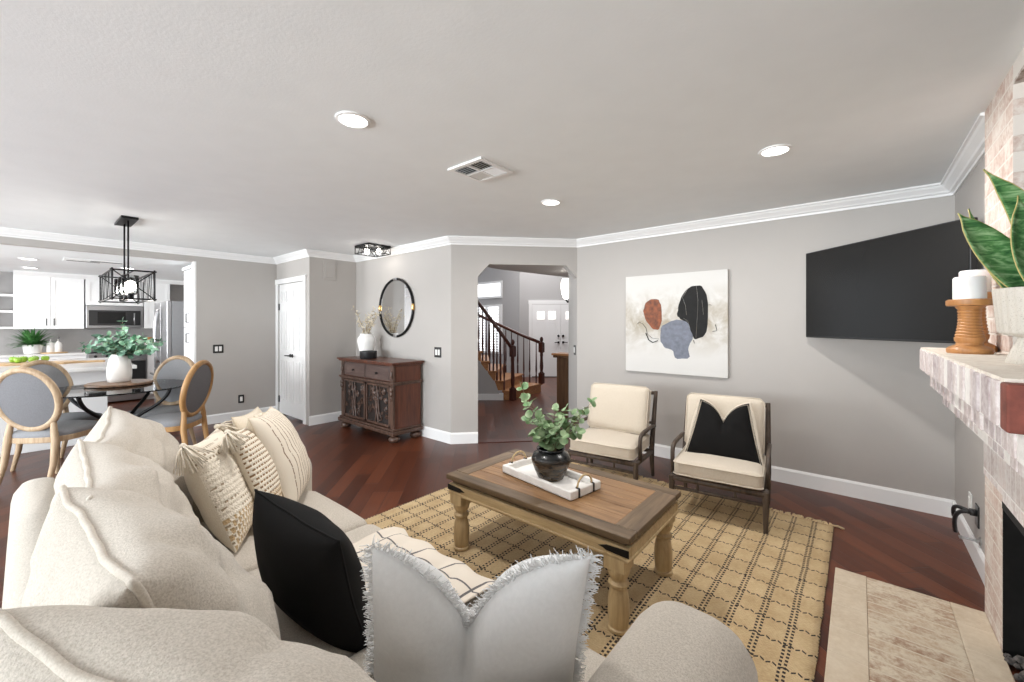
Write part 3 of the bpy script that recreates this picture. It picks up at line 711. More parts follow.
m.box(BRX - 0.001, BRX + 0.012, FB0, FB1, FBZ1 - 0.03, FBZ1)
fpo(m, 'firebox', DKBOX)
m = MB(); rnd = random.Random(8)
for i in range(220):
    x = rnd.uniform(0.47, 0.85); y = rnd.uniform(FB0 + .03, FB1 - .03); r = rnd.uniform(0.012, 0.028)
    m.ball((x, y, 0.012 + r * 0.7 + rnd.random() * 0.02), r, 6, (1, rnd.uniform(.7, 1.2), rnd.uniform(.6, .9)))
ash = fpo(m, 'lava_rock', GRAVEL); ash['kind'] = 'stuff'
# mantel: top slab, three stepped courses of bricks on edge
MX, MY0, MY1, MZ = 0.245, 1.42, 3.08, 1.29
m = MB(); m.box(MX + 0.004, BRX + 0.03, MY0 + 0.004, MY1 - 0.004, MZ - 0.012, MZ); m.box(MX + 0.012, BRX + 0.06, MY0 + 0.01, MY1 - 0.008, MZ - 0.115, MZ - 0.012); fpo(m, 'mantel_shelf', MANTELTOP)
rnd = random.Random(11)
for ci, (x0, z0, z1, ye) in enumerate(((MX, MZ - 0.118, MZ - 0.006, MY1), (0.276, MZ - 0.195, MZ - 0.118, MY1 - 0.11), (0.312, MZ - 0.268, MZ - 0.195, MY1 - 0.20))):
    ms = [MB(), MB()]; y = ye
    k = 0
    while y - 0.07 > MY0:
        j = rnd.uniform(-0.004, 0.004)
        ms[rnd.random() < 0.45].box(x0 + j, BRX + 0.01, y - 0.059, y - 0.004, z0 + 0.003, z1 - rnd.uniform(0.001, 0.004)); y -= 0.068; k += 1
    for i, mb in enumerate(ms): fpo(mb, 'brick_course', WASH[i], bevel=0.004)
    m = MB(); m.box(x0 + 0.003, BRX + 0.02, MY0 + 0.005, ye - 0.004, z0 + 0.001, z1 - 0.004); fpo(m, 'mortar_bed', MORTAR)
m = MB(); m.box(MX - 0.001, MX + 0.21, MY0 - 0.045, MY0 + 0.012, MZ - 0.115, MZ - 0.008); fpo(m, 'bare_end_brick', RED, bevel=0.005)
hx0, hy1 = -0.105, 2.985
h = thing('hearth', 'flush tan brick hearth slab on the floor in front of the fireplace', 'hearth', (0.18, 2.2, 0))
MB().box(0.03, 0.345, 1.3, hy1 - 0.0, 0, 0.024).obj('brick_field', HEARTH, h, off=(0.18, 2.2, 0), bevel=0.004)
MB().box(hx0, 0.03, 1.3, hy1, 0, 0.026).obj('border_brick', HEARTHB, h, off=(0.18, 2.2, 0), bevel=0.004)
MB().box(0.345, BRX, 1.3, hy1, 0, 0.025).obj('border_brick', HEARTHB, h, off=(0.18, 2.2, 0), bevel=0.004)
# dark framed mirror leaning in the recess above the mantel
o = thing('leaning_frame', 'black framed panel leaning in the brick recess behind the snake plant', 'frame', (0.572, 2.04, MZ)); o.rotation_euler = (0, R(0.4), 0)
m = MB(); 
for a in ((-.46, -.42, 0, .95), (.42, .46, 0, .95), (-.46, .46, 0, .04), (-.46, .46, .91, .95)): m.box(-0.02, 0.0, a[0], a[1], a[2], a[3])
m.obj('frame', BLACK, o); MB().box(-0.010, -0.002, -.43, .43, .03, .92).obj('panel', SCREEN, o)

# candlesticks and candles
def candlestick(x, y, s, sz, label):
    o = thing('candlestick', label, 'candlestick', (x, y, MZ), 0, 'turned wooden candlesticks on the mantel')
    b = [(0.080, 0), (0.084, 0.006), (0.084, 0.018), (0.074, 0.026), (0.060, 0.032), (0.050, 0.036), (0.048, 0.044), (0.054, 0.052), (0.056, 0.066)]
    for i in range(9):
        z = 0.070 + i * 0.0125; r = 0.050 - 0.010 * math.sin(PI * min(1, i / 9 * 0.75)) + 0.001; b += [(r - .002, z), (r + 0.0015, z + 0.004), (r + .0015, z + 0.008), (r - .002, z + 0.011)]
    b += [(0.044, 0.186), (0.050, 0.192), (0.052, 0.198)]
    MB().lathe([(r * s, z * sz) for r, z in b], seg=32).obj('stem', CANDLEW, o, smooth=40)
    MB().lathe([(0.052 * s, 0.197 * sz), (0.082 * s, 0.200 * sz), (0.085 * s, 0.206 * sz), (0.085 * s, 0.222 * sz), (0.078 * s, 0.226 * sz)], seg=32).obj('drip_plate', CANDLEW, o, smooth=40)
    return MZ + 0.226 * sz
def candle(x, y, z, r, hgt, label):
    o = thing('pillar_candle', label, 'candle', (x, y, z), 0, 'white pillar candles')
    MB().lathe([(r, 0), (r, hgt - 0.006), (r - 0.004, hgt), (r * .6, hgt - 0.003), (0.004, hgt - 0.006)], seg=28).obj('wax', WAX, o, smooth=40)
    MB().tube([(0, 0, hgt - 0.007), (0.001, 0, hgt + 0.006)], 0.0012, 5).obj('wick', BLACKP, o)
z1_ = candlestick(0.352, 2.55, 0.82, 1.0, 'turned honey wood candlestick on the mantel, the one in front nearer the pot')
candle(0.352, 2.55, z1_, 0.049, 0.094, 'white pillar candle on the front candlestick')
z2_ = candlestick(0.395, 2.745, 0.80, 1.16, 'turned wood candlestick mostly hidden behind the front candlestick')
candle(0.395, 2.745, z2_, 0.049, 0.10, 'taller white pillar candle half hidden behind the front candle')

# snake plant in ribbed footed pot
PX_, PY_ = 0.430, 1.985
o = thing('plant_pot', 'speckled cream ribbed footed plant pot on the mantel', 'pot', (PX_, PY_, MZ))
MB().lathe([(0.078, 0), (0.080, 0.004), (0.056, 0.075), (0.054, 0.082), (0.090, 0.092), (0.096, 0.102), (0.106, 0.228), (0.106, 0.233), (0.097, 0.233), (0.092, 0.20), (0.05, 0.19)], seg=150, flute=0.014, nfl=30).obj('bowl', RIBPOT, o, smooth=50)
MB().lathe([(0.092, 0.19), (0.085, 0.198), (0.001, 0.20)], seg=24).obj('soil', DKBOX, o)
pl = thing('snake_plant', 'snake plant with broad banded upright leaves in the ribbed pot', 'plant', (PX_, PY_, MZ + 0.195))
def sword(name, base, tip, wd, curl=0.04, facing=None, curve=(0, 0, 0)):
    base = Vector(base); tip = Vector(tip); d = tip - base; n = 16; bm = MB(); e = MB(); rows = []
    cv = Vector(curve)
    fc = Vector(facing) if facing else Vector((0.65, -0.76, 0.0))
    for i in range(n + 1):
        t = i / n; c = base + d * t + cv * math.sin(PI * t)
        tangent = (d + cv * PI * math.cos(PI * t)).normalized(); sd = tangent.cross(fc).normalized(); nn = sd.cross(tangent).normalized()
        wv = wd * (0.26 + 0.74 * math.sin(PI * min(1, t * 1.0 + 0.10) ** 0.9)) * (1 - smoothstep(0.80, 1.0, t) ** 1.3 * 0.97) * .5
        row = []
        for k in range(7):
            u = -1 + 2 * k / 6; row.append(bm.bm.verts.new(c + sd * wv * u + nn * (-(1 - u * u) * curl * wv * 8)))
        rows.append(row)
    for a, b in zip(rows, rows[1:]):
        for k in range(6): bm.bm.faces.new((a[k], a[k + 1], b[k + 1], b[k]))
    e.tube([r[0].co.copy() for r in rows], 0.0018, 5); e.tube([r[-1].co.copy() for r in rows], 0.0018, 5)
    ob = bm.obj('leaf', SNAKE, pl, smooth=True, solid=0.003)
    e.obj('leaf_edge', SNAKEEDGE, ob, smooth=True)
cX, sX = math.cos(YAW), math.sin(YAW)
def vr(r, f, z): return (r * cX - f * sX, r * sX + f * cX, z)     # across / away from the doorway corner, as plain room vectors
sword('leaf', vr(0.015, 0.01, 0), vr(-0.212, 0.05, 0.275), 0.118, curve=vr(-0.025, 0, 0.022))
sword('leaf', vr(0.0, -0.02, 0), vr(-0.085, 0.0, 0.315), 0.115, curve=vr(-0.02, 0, 0))
sword('leaf', vr(-0.02, 0.04, 0), vr(-0.135, 0.09, 0.30), 0.06, curve=vr(-0.02, 0, 0))
sword('leaf', vr(0.02, 0.02, 0), vr(-0.155, 0.03, 0.405), 0.085, curve=vr(0.055, 0, 0.03), facing=(0.4, -0.76, -0.7))
sword('leaf', vr(0.03, -0.03, 0), vr(0.02, -0.05, 0.37), 0.085)
sword('leaf', vr(0.04, 0.0, 0), vr(0.06, 0.03, 0.44), 0.09, facing=(0.2, -0.9, 0))

# ------------------------------------------------------------------ TELEVISION across the corner on a swing arm
A_ = Vector((-0.35, 4.29, 0)); B_ = Vector((0.478, 3.42, 0)); tv_c = (A_ + B_) / 2; tv_a = math.atan2(B_.y - A_.y, B_.x - A_.x); tv_w = (B_ - A_).length
o = thing('television', 'large black flat television mounted across the corner above the floor', 'television', (tv_c.x, tv_c.y, 1.30), tv_a)
MB().box(-tv_w / 2, tv_w / 2, 0.0, 0.045, 0, 0.715).obj('casing', BLACKP, o, bevel=0.006)
MB().box(-tv_w / 2 + 0.008, tv_w / 2 - 0.008, -0.003, 0.001, 0.014, 0.707).obj('screen', SCREEN, o)
m = MB(); m.box(-0.2, 0.2, 0.045, 0.07, 0.2, 0.5); fc_ = Matrix.Rotation(-tv_a, 4, 'Z')
m.tube([(0, 0.06, 0.36), (0.10, 0.20, 0.36), (0.02, 0.42, 0.36)], 0.022, 8); m.obj('swing_arm', BLACK, o, smooth=40)

# ------------------------------------------------------------------ ABSTRACT PAINTING
pc = on_y(627.5, 371, W1Y - 0.035); pw, ph = 1.035, 1.045
PO = Vector((-1.995, W1Y - 0.038, 0.895))
o = thing('painting', 'square abstract painting with black, rust and blue-grey shapes above the armchairs', 'painting', PO)
MB().box(0, pw, 0, 0.036, 0, ph).obj('canvas', CANVAS, o, bevel=0.003)
def patch(name, mat, pts, lift, mm=None):
    P = []
    for (zx, zy) in pts:
        q = on_y(600 + zx / 4, 240 + zy / 4, W1Y - 0.038); P.append((q.x - PO.x, q.z - PO.z))
    # round the outline with a little brush wobble
    out = []; n = len(P)
    for i in range(n):
        a = Vector(P[i]); b = Vector(P[(i + 1) % n])
        for t in (0.15, 0.5, 0.85):
            c = a.lerp(b, t); k = 0.007; out.append((c.x + k * noise.noise(Vector((c.x * 40, c.y * 40, 1))), c.y + k * noise.noise(Vector((c.x * 40, c.y * 40, 9)))))
    m = mm or MB(); m.prism(out, -0.0005, lift, Matrix.Rotation(R(90), 4, 'X'))
    return m.obj(name, mat, o) if mm is None else m
patch('paint_shape', BLUEGREY, [(244, 345), (280, 325), (312, 318), (345, 326), (366, 350), (372, 392), (352, 430), (360, 474), (300, 476), (292, 440), (258, 432), (240, 400)], 0.0012)
patch('paint_shape', BLACKART, [(368, 184), (405, 181), (424, 212), (433, 262), (430, 350), (418, 384), (378, 400), (366, 372), (352, 330), (322, 318), (308, 302), (314, 262), (328, 222), (348, 196)], 0.002)
patch('paint_shape', RUST, [(198, 238), (232, 236), (246, 262), (248, 315), (236, 360), (212, 358), (186, 326), (172, 288), (180, 256)], 0.002)
mk = MB()
for ln, wd_ in (([(150, 336), (158, 328), (172, 336), (184, 352), (190, 376), (208, 392), (236, 396)], 0.005), ([(184, 372), (196, 400), (212, 410), (232, 402)], 0.012), ([(428, 262), (440, 258), (446, 262)], 0.005), ([(462, 338), (468, 362), (450, 366)], 0.006), ([(308, 274), (318, 268)], 0.004), ([(374, 400), (378, 414)], 0.006)):
    pts = []
    for zx, zy in ln:
        q = on_y(600 + zx / 4, 240 + zy / 4, W1Y - 0.038); pts.append((q.x - PO.x, -0.001, q.z - PO.z))
    mk.tube(pts, wd_ * 1.5, 6, flat=0.2)
mk.obj('brush_line', BLACKART, o)
mk = MB()
for ln in ([(352, 196), (330, 228), (342, 262), (346, 300)], [(386, 184), (392, 240), (390, 300), (384, 390)], [(408, 240), (414, 300)], [(334, 312), (352, 326), (360, 352)]):
    pts = []
    for zx, zy in ln:
        q = on_y(600 + zx / 4, 240 + zy / 4, W1Y - 0.038); pts.append((q.x - PO.x, -0.002, q.z - PO.z))
    mk.tube(pts, 0.0022, 5, flat=0.4)
mk.obj('scratch_line', CANVAS, o)

# ------------------------------------------------------------------ ROUND MIRROR
MR = 0.384
o = thing('round_mirror', 'round black framed mirror with brass clips above the carved cabinet', 'mirror', (-4.777, W3Y, 1.635))
m = MB(); m.tube([(MR * math.cos(2 * PI * k / 64), -0.02, MR * math.sin(2 * PI * k / 64)) for k in range(64)], 0.016, 10, closed=True); m.obj('frame', BLACK, o, smooth=True)
MB().lathe([(MR - 0.008, -0.004), (MR - 0.008, 0.004)], (0, 0, 0), 64, Matrix.Translation((0, -0.014, 0)) @ Matrix.Rotation(R(90), 4, 'X')).obj('mirror_glass', MIRROR, o)
for a0 in (0, 90, 180, 270):
    m = MB(); m.tube([(MR * math.cos(R(a0 + t)), -0.02, MR * math.sin(R(a0 + t))) for t in (-6, -3, 0, 3, 6)], 0.0195, 12); m.obj('brass_clip' if a0 % 180 == 0 else 'silver_clip', BRASS if a0 % 180 == 0 else STEEL, o, smooth=True)

# ------------------------------------------------------------------ CARVED CABINET
CX0, CX1, CY0, CY1, CZ = -5.44, -4.20, 2.80, 3.195, 0.95
co = ((CX0 + CX1) / 2, (CY0 + CY1) / 2, 0)
cab = thing('carved_cabinet', 'dark carved wood cabinet with two drawers under the round mirror', 'cabinet', co)
def cb(m, name, mat, parent=None, **k): return m.obj(name, mat, parent or cab, off=co, **k)
m = MB(); m.box(CX0, CX1, CY0 + 0.02, CY1, 0.13, 0.92); cb(m, 'carcass', CHERRY, bevel=0.004)
m = MB(); m.box(CX0 - 0.045, CX1 + 0.045, CY0 - 0.045, CY1 + 0.02, 0.935, CZ + 0.008); m.box(CX0 - 0.03, CX1 + 0.03, CY0 - 0.03, CY1 + 0.01, 0.915, 0.938); cb(m, 'top', CHERRY, bevel=0.008)
m = MB(); m.box(CX0 - 0.025, CX1 + 0.025, CY0 - 0.025, CY1 + 0.005, 0.695, 0.72); m.box(CX0 - 0.015, CX1 + 0.015, CY0 - 0.015, CY1 + 0.002, 0.682, 0.698); cb(m, 'waist_moulding', CARVED, bevel=0.006)
m = MB(); m.box(CX0 - 0.035, CX1 + 0.035, CY0 - 0.035, CY1 + 0.01, 0.095, 0.14); m.box(CX0 - 0.02, CX1 + 0.02, CY0 - 0.02, CY1 + 0.005, 0.14, 0.165); cb(m, 'plinth', CARVED, bevel=0.008)
for x in (CX0 + 0.045, CX1 - 0.045):
    for y in (CY0 + 0.04, CY1 - 0.05):
        m = MB(); m.lathe([(0.03, 0), (0.052, 0.006), (0.066, 0.025), (0.068, 0.045), (0.058, 0.066), (0.040, 0.074), (0.046, 0.082), (0.046, 0.096)], (x, y, 0), 32, flute=0.045, nfl=12); cb(m, 'bun_foot', CARVED, smooth=50)
for x in (CX0 + 0.035, CX1 - 0.035):
    m = MB(); m.box(x - 0.035, x + 0.035, CY0, CY0 + 0.03, 0.165, 0.682)
    for z in (0.58, 0.63): m.ball((x, CY0 - 0.008, z), 0.03, 10, (0.9, 0.7, 1.2))
    m.ball((x, CY0 - 0.004, 0.52), 0.018, 8, (1, .7, 1.6)); cb(m, 'pilaster', CARVED, bevel=0.004)
    m = MB(); m.box(x - 0.035, x + 0.035, CY0, CY0 + 0.03, 0.72, 0.915); m.ball((x, CY0 - 0.006, 0.81), 0.024, 10, (1, .7, 2.0)); cb(m, 'corbel', CARVED, bevel=0.004)
cxm = (CX0 + CX1) / 2
for a, b in ((CX0 + 0.075, cxm - 0.006), (cxm + 0.006, CX1 - 0.075)):
    d = MB(); d.box(a, b, CY0 + 0.002, CY0 + 0.03, 0.728, 0.908); d.box(a + 0.018, b - 0.018, CY0 - 0.006, CY0 + 0.01, 0.744, 0.891); d = cb(d, 'drawer', DRAWERW, bevel=0.004)
    k = MB(); k.lathe([(0.016, 0), (0.007, 0.008), (0.007, 0.014), (0.014, 0.020), (0.014, 0.026), (0.006, 0.030)], (0, 0, 0), 14, Matrix.Translation(((a + b) / 2, CY0 - 0.005, 0.81)) @ Matrix.Rotation(R(90), 4, 'X')); k.obj('knob', BLACK, d, off=co, smooth=40)
rnd = random.Random(21)
for di, (a, b) in enumerate(((CX0 + 0.075, cxm - 0.012), (cxm + 0.012, CX1 - 0.075))):
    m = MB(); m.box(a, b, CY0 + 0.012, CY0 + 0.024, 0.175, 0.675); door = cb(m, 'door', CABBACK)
    m = MB(); 
    for q in ((a, a + 0.03, 0.175, 0.675), (b - 0.03, b, 0.175, 0.675), (a, b, 0.175, 0.205), (a, b, 0.648, 0.675)): m.box(q[0], q[1], CY0 - 0.004, CY0 + 0.014, q[2], q[3])
    m.obj('door_frame', CARVED, door, off=co, bevel=0.004)
    m = MB(); ia, ib, za, zb = a + 0.03, b - 0.03, 0.205, 0.648
    flip = -1 if di else 1
    # pierced scrollwork: a trunk with spirals and leaves
    ctr = (ia + ib) / 2
    for k in range(3): m.tube([(ctr + flip * (0.05 * math.sin(t * 2.6 + k * 1.9) + 0.02 * (k - 1)), CY0 + 0.002, za + (zb - za) * t) for t in [i / 16 for i in range(17)]], [0.011 - 0.004 * i / 16 for i in range(17)], 6)
    for k in range(22):
        cx = rnd.uniform(ia + 0.03, ib - 0.03); cz = rnd.uniform(za + 0.03, zb - 0.03); r0 = rnd.uniform(0.022, 0.045); s0 = rnd.choice((-1, 1)); p0_ = rnd.random() * 6
        m.tube([(min(ib, max(ia, cx + r0 * (1 - t * 0.8) * math.cos(p0_ + s0 * t * 7.5))), CY0 + 0.003, min(zb, max(za, cz + 1.2 * r0 * (1 - t * 0.8) * math.sin(p0_ + s0 * t * 7.5)))) for t in [i / 14 for i in range(15)]], 0.0062, 5)
    for k in range(16):
        cx = rnd.uniform(ia + 0.03, ib - 0.03); cz = rnd.uniform(za + 0.03, zb - 0.03); an = rnd.random() * 6
        m.leaf((cx, CY0 + 0.004, cz), (math.cos(an), -0.2, math.sin(an)), (0, -1, 0), rnd.uniform(0.05, 0.08), 0.032)
    m.obj('pierced_carving', CARVED, door, off=co, smooth=60)
# vase with dry branches and a bowl
VX, VY = -5.17, 3.02
CT = CZ + 0.008
o = thing('white_vase', 'large white shouldered vase on the left of the carved cabinet', 'vase', (VX, VY, CT))
MB().lathe([(0.064, 0), (0.072, 0.008), (0.100, 0.11), (0.120, 0.21), (0.117, 0.26), (0.096, 0.292), (0.084, 0.305), (0.089, 0.325), (0.082, 0.325), (0.075, 0.30), (0.09, 0.27), (0.055, 0.05)], seg=40).obj('body', CERAMIC, o, smooth=60)
br = thing('dry_branches', 'bare branches with pale dry blossoms standing in the white vase', 'branches', (VX, VY, CT + 0.22))
rnd = random.Random(33); stems = MB(); lv = MB()
for k in range(13):
    a = rnd.uniform(0, 2 * PI); sp = rnd.uniform(0.06, 0.25); hh = rnd.uniform(0.25, 0.46)
    if k == 0: a, sp, hh = 0.15, 0.26, 0.42
    if k == 1: a, sp, hh = PI * 0.98, 0.28, 0.36
    tip = Vector((sp * math.cos(a), sp * math.sin(a) * 0.7, hh)); pts = bez((rnd.uniform(-.03, .03), rnd.uniform(-.03, .03), -0.08), (0, 0, hh * 0.35), tip * 0.6 + Vector((0, 0, hh * 0.12)), tip, 9)
    stems.tube(pts, [0.004 - 0.003 * i / 9 for i in range(10)], 5)
    for i in range(3, 10):
        for j in range(3):
            p = pts[i] + Vector((rnd.gauss(0, .018), rnd.gauss(0, .018), rnd.gauss(0, .018)))
            lv.leaf(p, (rnd.gauss(0, 1), rnd.gauss(0, 1), rnd.gauss(0.3, 1)), (rnd.gauss(0, 1), rnd.gauss(0, 1), 1), rnd.uniform(0.024, 0.042), 0.018, seg=4)
stems.obj('branch', DRYTWIG, br, smooth=True); lv.obj('blossom', DRYLEAF, br)
o = thing('dark_bowl', 'low charcoal bowl in front of the white vase on the cabinet', 'bowl', (-4.97, 2.93, CT))
MB().lathe([(0.098, 0), (0.105, 0.006), (0.111, 0.096), (0.107, 0.099), (0.098, 0.094), (0.092, 0.015), (0.02, 0.012)], seg=40).obj('bowl', DKBOWL, o, smooth=50)

# ------------------------------------------------------------------ SOFT FURNISHING HELPERS
def pillow_mesh(w_, h_, t_, seed, chop=0.0, chop_u=0.0, shear=0.0, wrinkle=0.006, ears=0.07, n=30, sag=0.0, power=0.5, lump=0.0, taper=0.0):
    """pillow standing in the xz plane, thickness along y, centre at the origin; returns bm and border loop"""
    bm = bmesh.new(); sd = seed * 13.7
    def shp(u, v):
        k = ears
        x = w_ / 2 * u * (1 - k * (1 - v * v) * abs(u) ** 2); z = h_ / 2 * v * (1 - k * (1 - u * u) * abs(v) ** 2)
        if chop:
            c = (math.exp(-abs(u - chop_u) / 0.40) * 1.08 - 0.08) * smoothstep(-0.7, 1.0, v); z -= chop * c
            x *= 1 - taper * (v + 1) / 2; x += shear * (v + 1) / 2
        if sag: z -= sag * (1 - abs(u)) * smoothstep(0, 1, v)
        return x, z
    def th(u, v):
        e = max(0.0, (1 - abs(u) ** 2.4) * (1 - abs(v) ** 2.4))
        t = t_ / 2 * e ** power
        if chop: t *= 1 - 0.35 * math.exp(-((u - chop_u) / 0.16) ** 2) * smoothstep(0.0, 0.9, v)
        return t, e
    g = {}
    for side in (1, -1):
        for i in range(n + 1):
            for j in range(n + 1):
                edge = i in (0, n) or j in (0, n)
                if side == -1 and edge: g[(side, i, j)] = g[(1, i, j)]; continue
                u = math.sin((-1 + 2 * i / n) * PI / 2); v = math.sin((-1 + 2 * j / n) * PI / 2)
                x, z = shp(u, v); t, e = th(u, v)
                p = Vector((x * 7 + sd, side * 3.1, z * 7 + sd))
                wv = wrinkle * (noise.noise(p) + 0.6 * noise.noise(p * 2.3) + (1.5 if lump else 0.3) * noise.noise(Vector((x * 3.0 - z * 4 + sd, side * 7.0, z * 17 + x * 5)))) * min(1, e * 3)
                rg = noise.noise(Vector((x * 3 + sd, z * 3, side * 2.0))); wv += wrinkle * 1.1 * (1 - min(1, abs(rg) * 7)) * min(1, e * 2.5) * -1
                if lump: wv += lump * noise.noise(Vector((x * 3.2 + sd, z * 3.2 - sd, side * 5.0))) * e
                ex = 0.0
                if edge: wv = wrinkle * 0.7 * noise.noise(Vector((x * 9 + sd, z * 9, 4)))
                g[(side, i, j)] = bm.verts.new((x, -side * t + (-side * wv if not edge else wv), z))
        for i in range(n):
            for j in range(n):
                q = [g[(side, i, j)], g[(side, i + 1, j)], g[(side, i + 1, j + 1)], g[(side, i, j + 1)]]
                bm.faces.new(q if side == 1 else q[::-1])
    loop = [g[(1, i, 0)].co.copy() for i in range(n)] + [g[(1, n, j)].co.copy() for j in range(n)] + [g[(1, i, n)].co.copy() for i in range(n, 0, -1)] + [g[(1, 0, j)].co.copy() for j in range(n, 0, -1)]
    return bm, loop
def bm_obj(bm, name, mats, parent, split=None):
    me = bpy.data.meshes.new(name); 
    if split:
        for f in bm.faces: f.material_index = split(f.calc_center_median(), f.normal)
    bm.to_mesh(me); bm.free()
    for mt in mats: me.materials.append(mt)
    me.polygons.foreach_set('use_smooth', [True] * len(me.polygons))
    o = bpy.data.objects.new(name, me); C.objects.link(o); o.parent = parent; return o
def pose(o, loc, yaw=0, lean=0, roll=0):
    """lean > 0 tips the top toward -y (backwards, for a pillow facing +y)"""
    o.matrix_basis = Matrix.Translation(loc) @ Matrix.Rotation(R(yaw), 4, 'Z') @ Matrix.Rotation(R(lean), 4, 'X') @ Matrix.Rotation(R(roll), 4, 'Y'); return o

# ------------------------------------------------------------------ RUG
o = thing('area_rug', 'tan jute rug with black dotted check lines under the coffee table', 'rug', (-1.42, 2.14, 0))
RX0, RX1, RY0, RY1 = -2.71, -0.135, 0.66, 3.625
bm = bmesh.new(); nx, ny = 60, 70; vs = []
for j in range(ny + 1):
    row = []
    for i in range(nx + 1):
        x = RX0 + (RX1 - RX0) * i / nx; y = RY0 + (RY1 - RY0) * j / ny
        if i in (0, nx): x += 0.006 * noise.noise(Vector((0, y * 9, i)))
        if j in (0, ny): y += 0.006 * noise.noise(Vector((x * 9, 0, j)))
        row.append(bm.verts.new((x + 1.42, y - 2.14, 0.012 + 0.002 * noise.noise(Vector((x * 3, y * 3, 0))))))
    vs.append(row)
for j in range(ny):
    for i in range(nx): bm.faces.new((vs[j][i], vs[j][i + 1], vs[j + 1][i + 1], vs[j + 1][i]))
ret = bmesh.ops.extrude_face_region(bm, geom=bm.faces[:]); 
for v in [e for e in ret['geom'] if isinstance(e, bmesh.types.BMVert)]: v.co.z = 0.0
bmesh.ops.recalc_face_normals(bm, faces=bm.faces[:])
bm_obj(bm, 'field', [RUG], o)
m = MB(); rnd = random.Random(4)
for k in range(230):
    x = RX0 + (RX1 - RX0) * (k + rnd.random() * 0.6) / 230; a = rnd.uniform(-0.5, 0.5); ln = rnd.uniform(0.03, 0.065)
    m.tube([(x, RY1 - 0.01, 0.010), (x + a * ln * .5, RY1 + ln * .5, 0.010), (x + a * ln, RY1 + ln, 0.004)], [0.006, 0.006, 0.004], 5)
m.tube([(RX1 - 0.01, RY1, 0.01), (RX1 + 0.02, RY1 + .01, 0.01), (RX1 + 0.055, RY1 - 0.002, 0.006)], 0.007, 6)
fr = m.obj('fringe', JUTE, o, smooth=True, off=(-1.42, 2.14, 0)); fr['kind'] = 'stuff'

# ------------------------------------------------------------------ SOFA
SX0, SX1 = -2.76, -0.165
so_ = (-1.45, 0.55, 0)
sofa = thing('sofa', 'long oatmeal linen sofa with loose back cushions in the foreground', 'sofa', so_)
def sf(m, name, mat=SOFA, **k): return m.obj(name, mat, sofa, off=so_, **k)
def puffy(x0, x1, y0, y1, z0, z1, r=0.04, crown=0.02, name='seat_cushion', seed=1):
    m = MB(); n = 18; cx, cy, cz = (x0 + x1) / 2, (y0 + y1) / 2, (z0 + z1) / 2
    bm = m.bm; bmesh.ops.create_cube(bm, size=2.0); bmesh.ops.subdivide_edges(bm, edges=bm.edges[:], cuts=n, use_grid_fill=True)
    hx, hy, hz = (x1 - x0) / 2, (y1 - y0) / 2, (z1 - z0) / 2
    for v in bm.verts:
        p = Vector((v.co.x * hx, v.co.y * hy, v.co.z * hz)); q = Vector((max(-hx + r, min(hx - r, p.x)), max(-hy + r, min(hy - r, p.y)), max(-hz + r, min(hz - r, p.z))))
        d = p - q
        if d.length > 1e-6: p = q + d.normalized() * min(d.length, r) if d.length > r else p
        fx, fy = 1 - (p.x / hx) ** 2, 1 - (p.y / hy) ** 2
        p.z += (crown * max(0, fx) * max(0, fy) if v.co.z > 0 else 0)
        p += Vector((0, 0, 1)) * 0.004 * noise.noise(Vector((p.x * 5 + seed, p.y * 5, p.z * 3)))
        v.co = Vector((cx, cy, cz)) + p
    return sf(m, name, smooth=True)
m = MB(); m.box(SX0 + 0.01, SX1 - 0.01, 0.02, 1.03, 0.06, 0.27); sf(m, 'base', bevel=0.03, bseg=3)
for x in (SX0 + 0.1, SX1 - 0.1):
    for y in (0.1, 0.95): m = MB(); m.lathe([(0.022, 0), (0.03, 0.07)], (x, y, 0), 14); sf(m, 'foot', CHAIRW, smooth=40)
puffy(SX0 + 0.02, SX1 - 0.02, -0.04, 0.11, 0.06, 0.765, 0.07, 0.0, 'back_frame', 2)
AR = 0.30
for x0, x1, sd in ((SX0, SX0 + AR, 3), (SX1 - AR - 0.02, SX1 - 0.01, 4)): puffy(x0, x1, -0.02, 1.22 if sd == 4 else 1.13, 0.06, 0.665, 0.125, 0.014, 'arm', sd)
xs = [SX0 + AR, -1.84, -1.15, SX1 - AR]
for i in range(3): puffy(xs[i] + 0.004, xs[i + 1] - 0.004, 0.16, 1.10, 0.265, 0.455, 0.045, 0.022, 'seat_cushion', 7 + i)
def back_cushion(cx, cy, cz, w_, h_, t_, seed, yaw, lean, roll=0):
    bm, loop = pillow_mesh(w_, h_, t_, seed, wrinkle=0.014, ears=0.085, n=48, power=0.42, lump=0.035)
    o = bm_obj(bm, 'back_cushion', [SOFA], sofa); pose(o, Vector((cx, cy, cz)) - Vector(so_), yaw, lean, roll)
    m = MB(); m.tube(loop, 0.0075, 7, closed=True); p = m.obj('piping', PIPING, o, smooth=True)
    return o
back_cushion(-2.43, 0.325, 0.725, 0.70, 0.58, 0.30, 1, -10, 24, 3)
back_cushion(-1.80, 0.23, 0.72, 0.70, 0.58, 0.31, 2, -2, 24, 1)
back_cushion(-1.255, 0.21, 0.725, 0.68, 0.58, 0.32, 3, 4, 26, 0)
back_cushion(-0.65, 0.212, 0.722, 0.80, 0.58, 0.30, 4, 17, 28, 1)

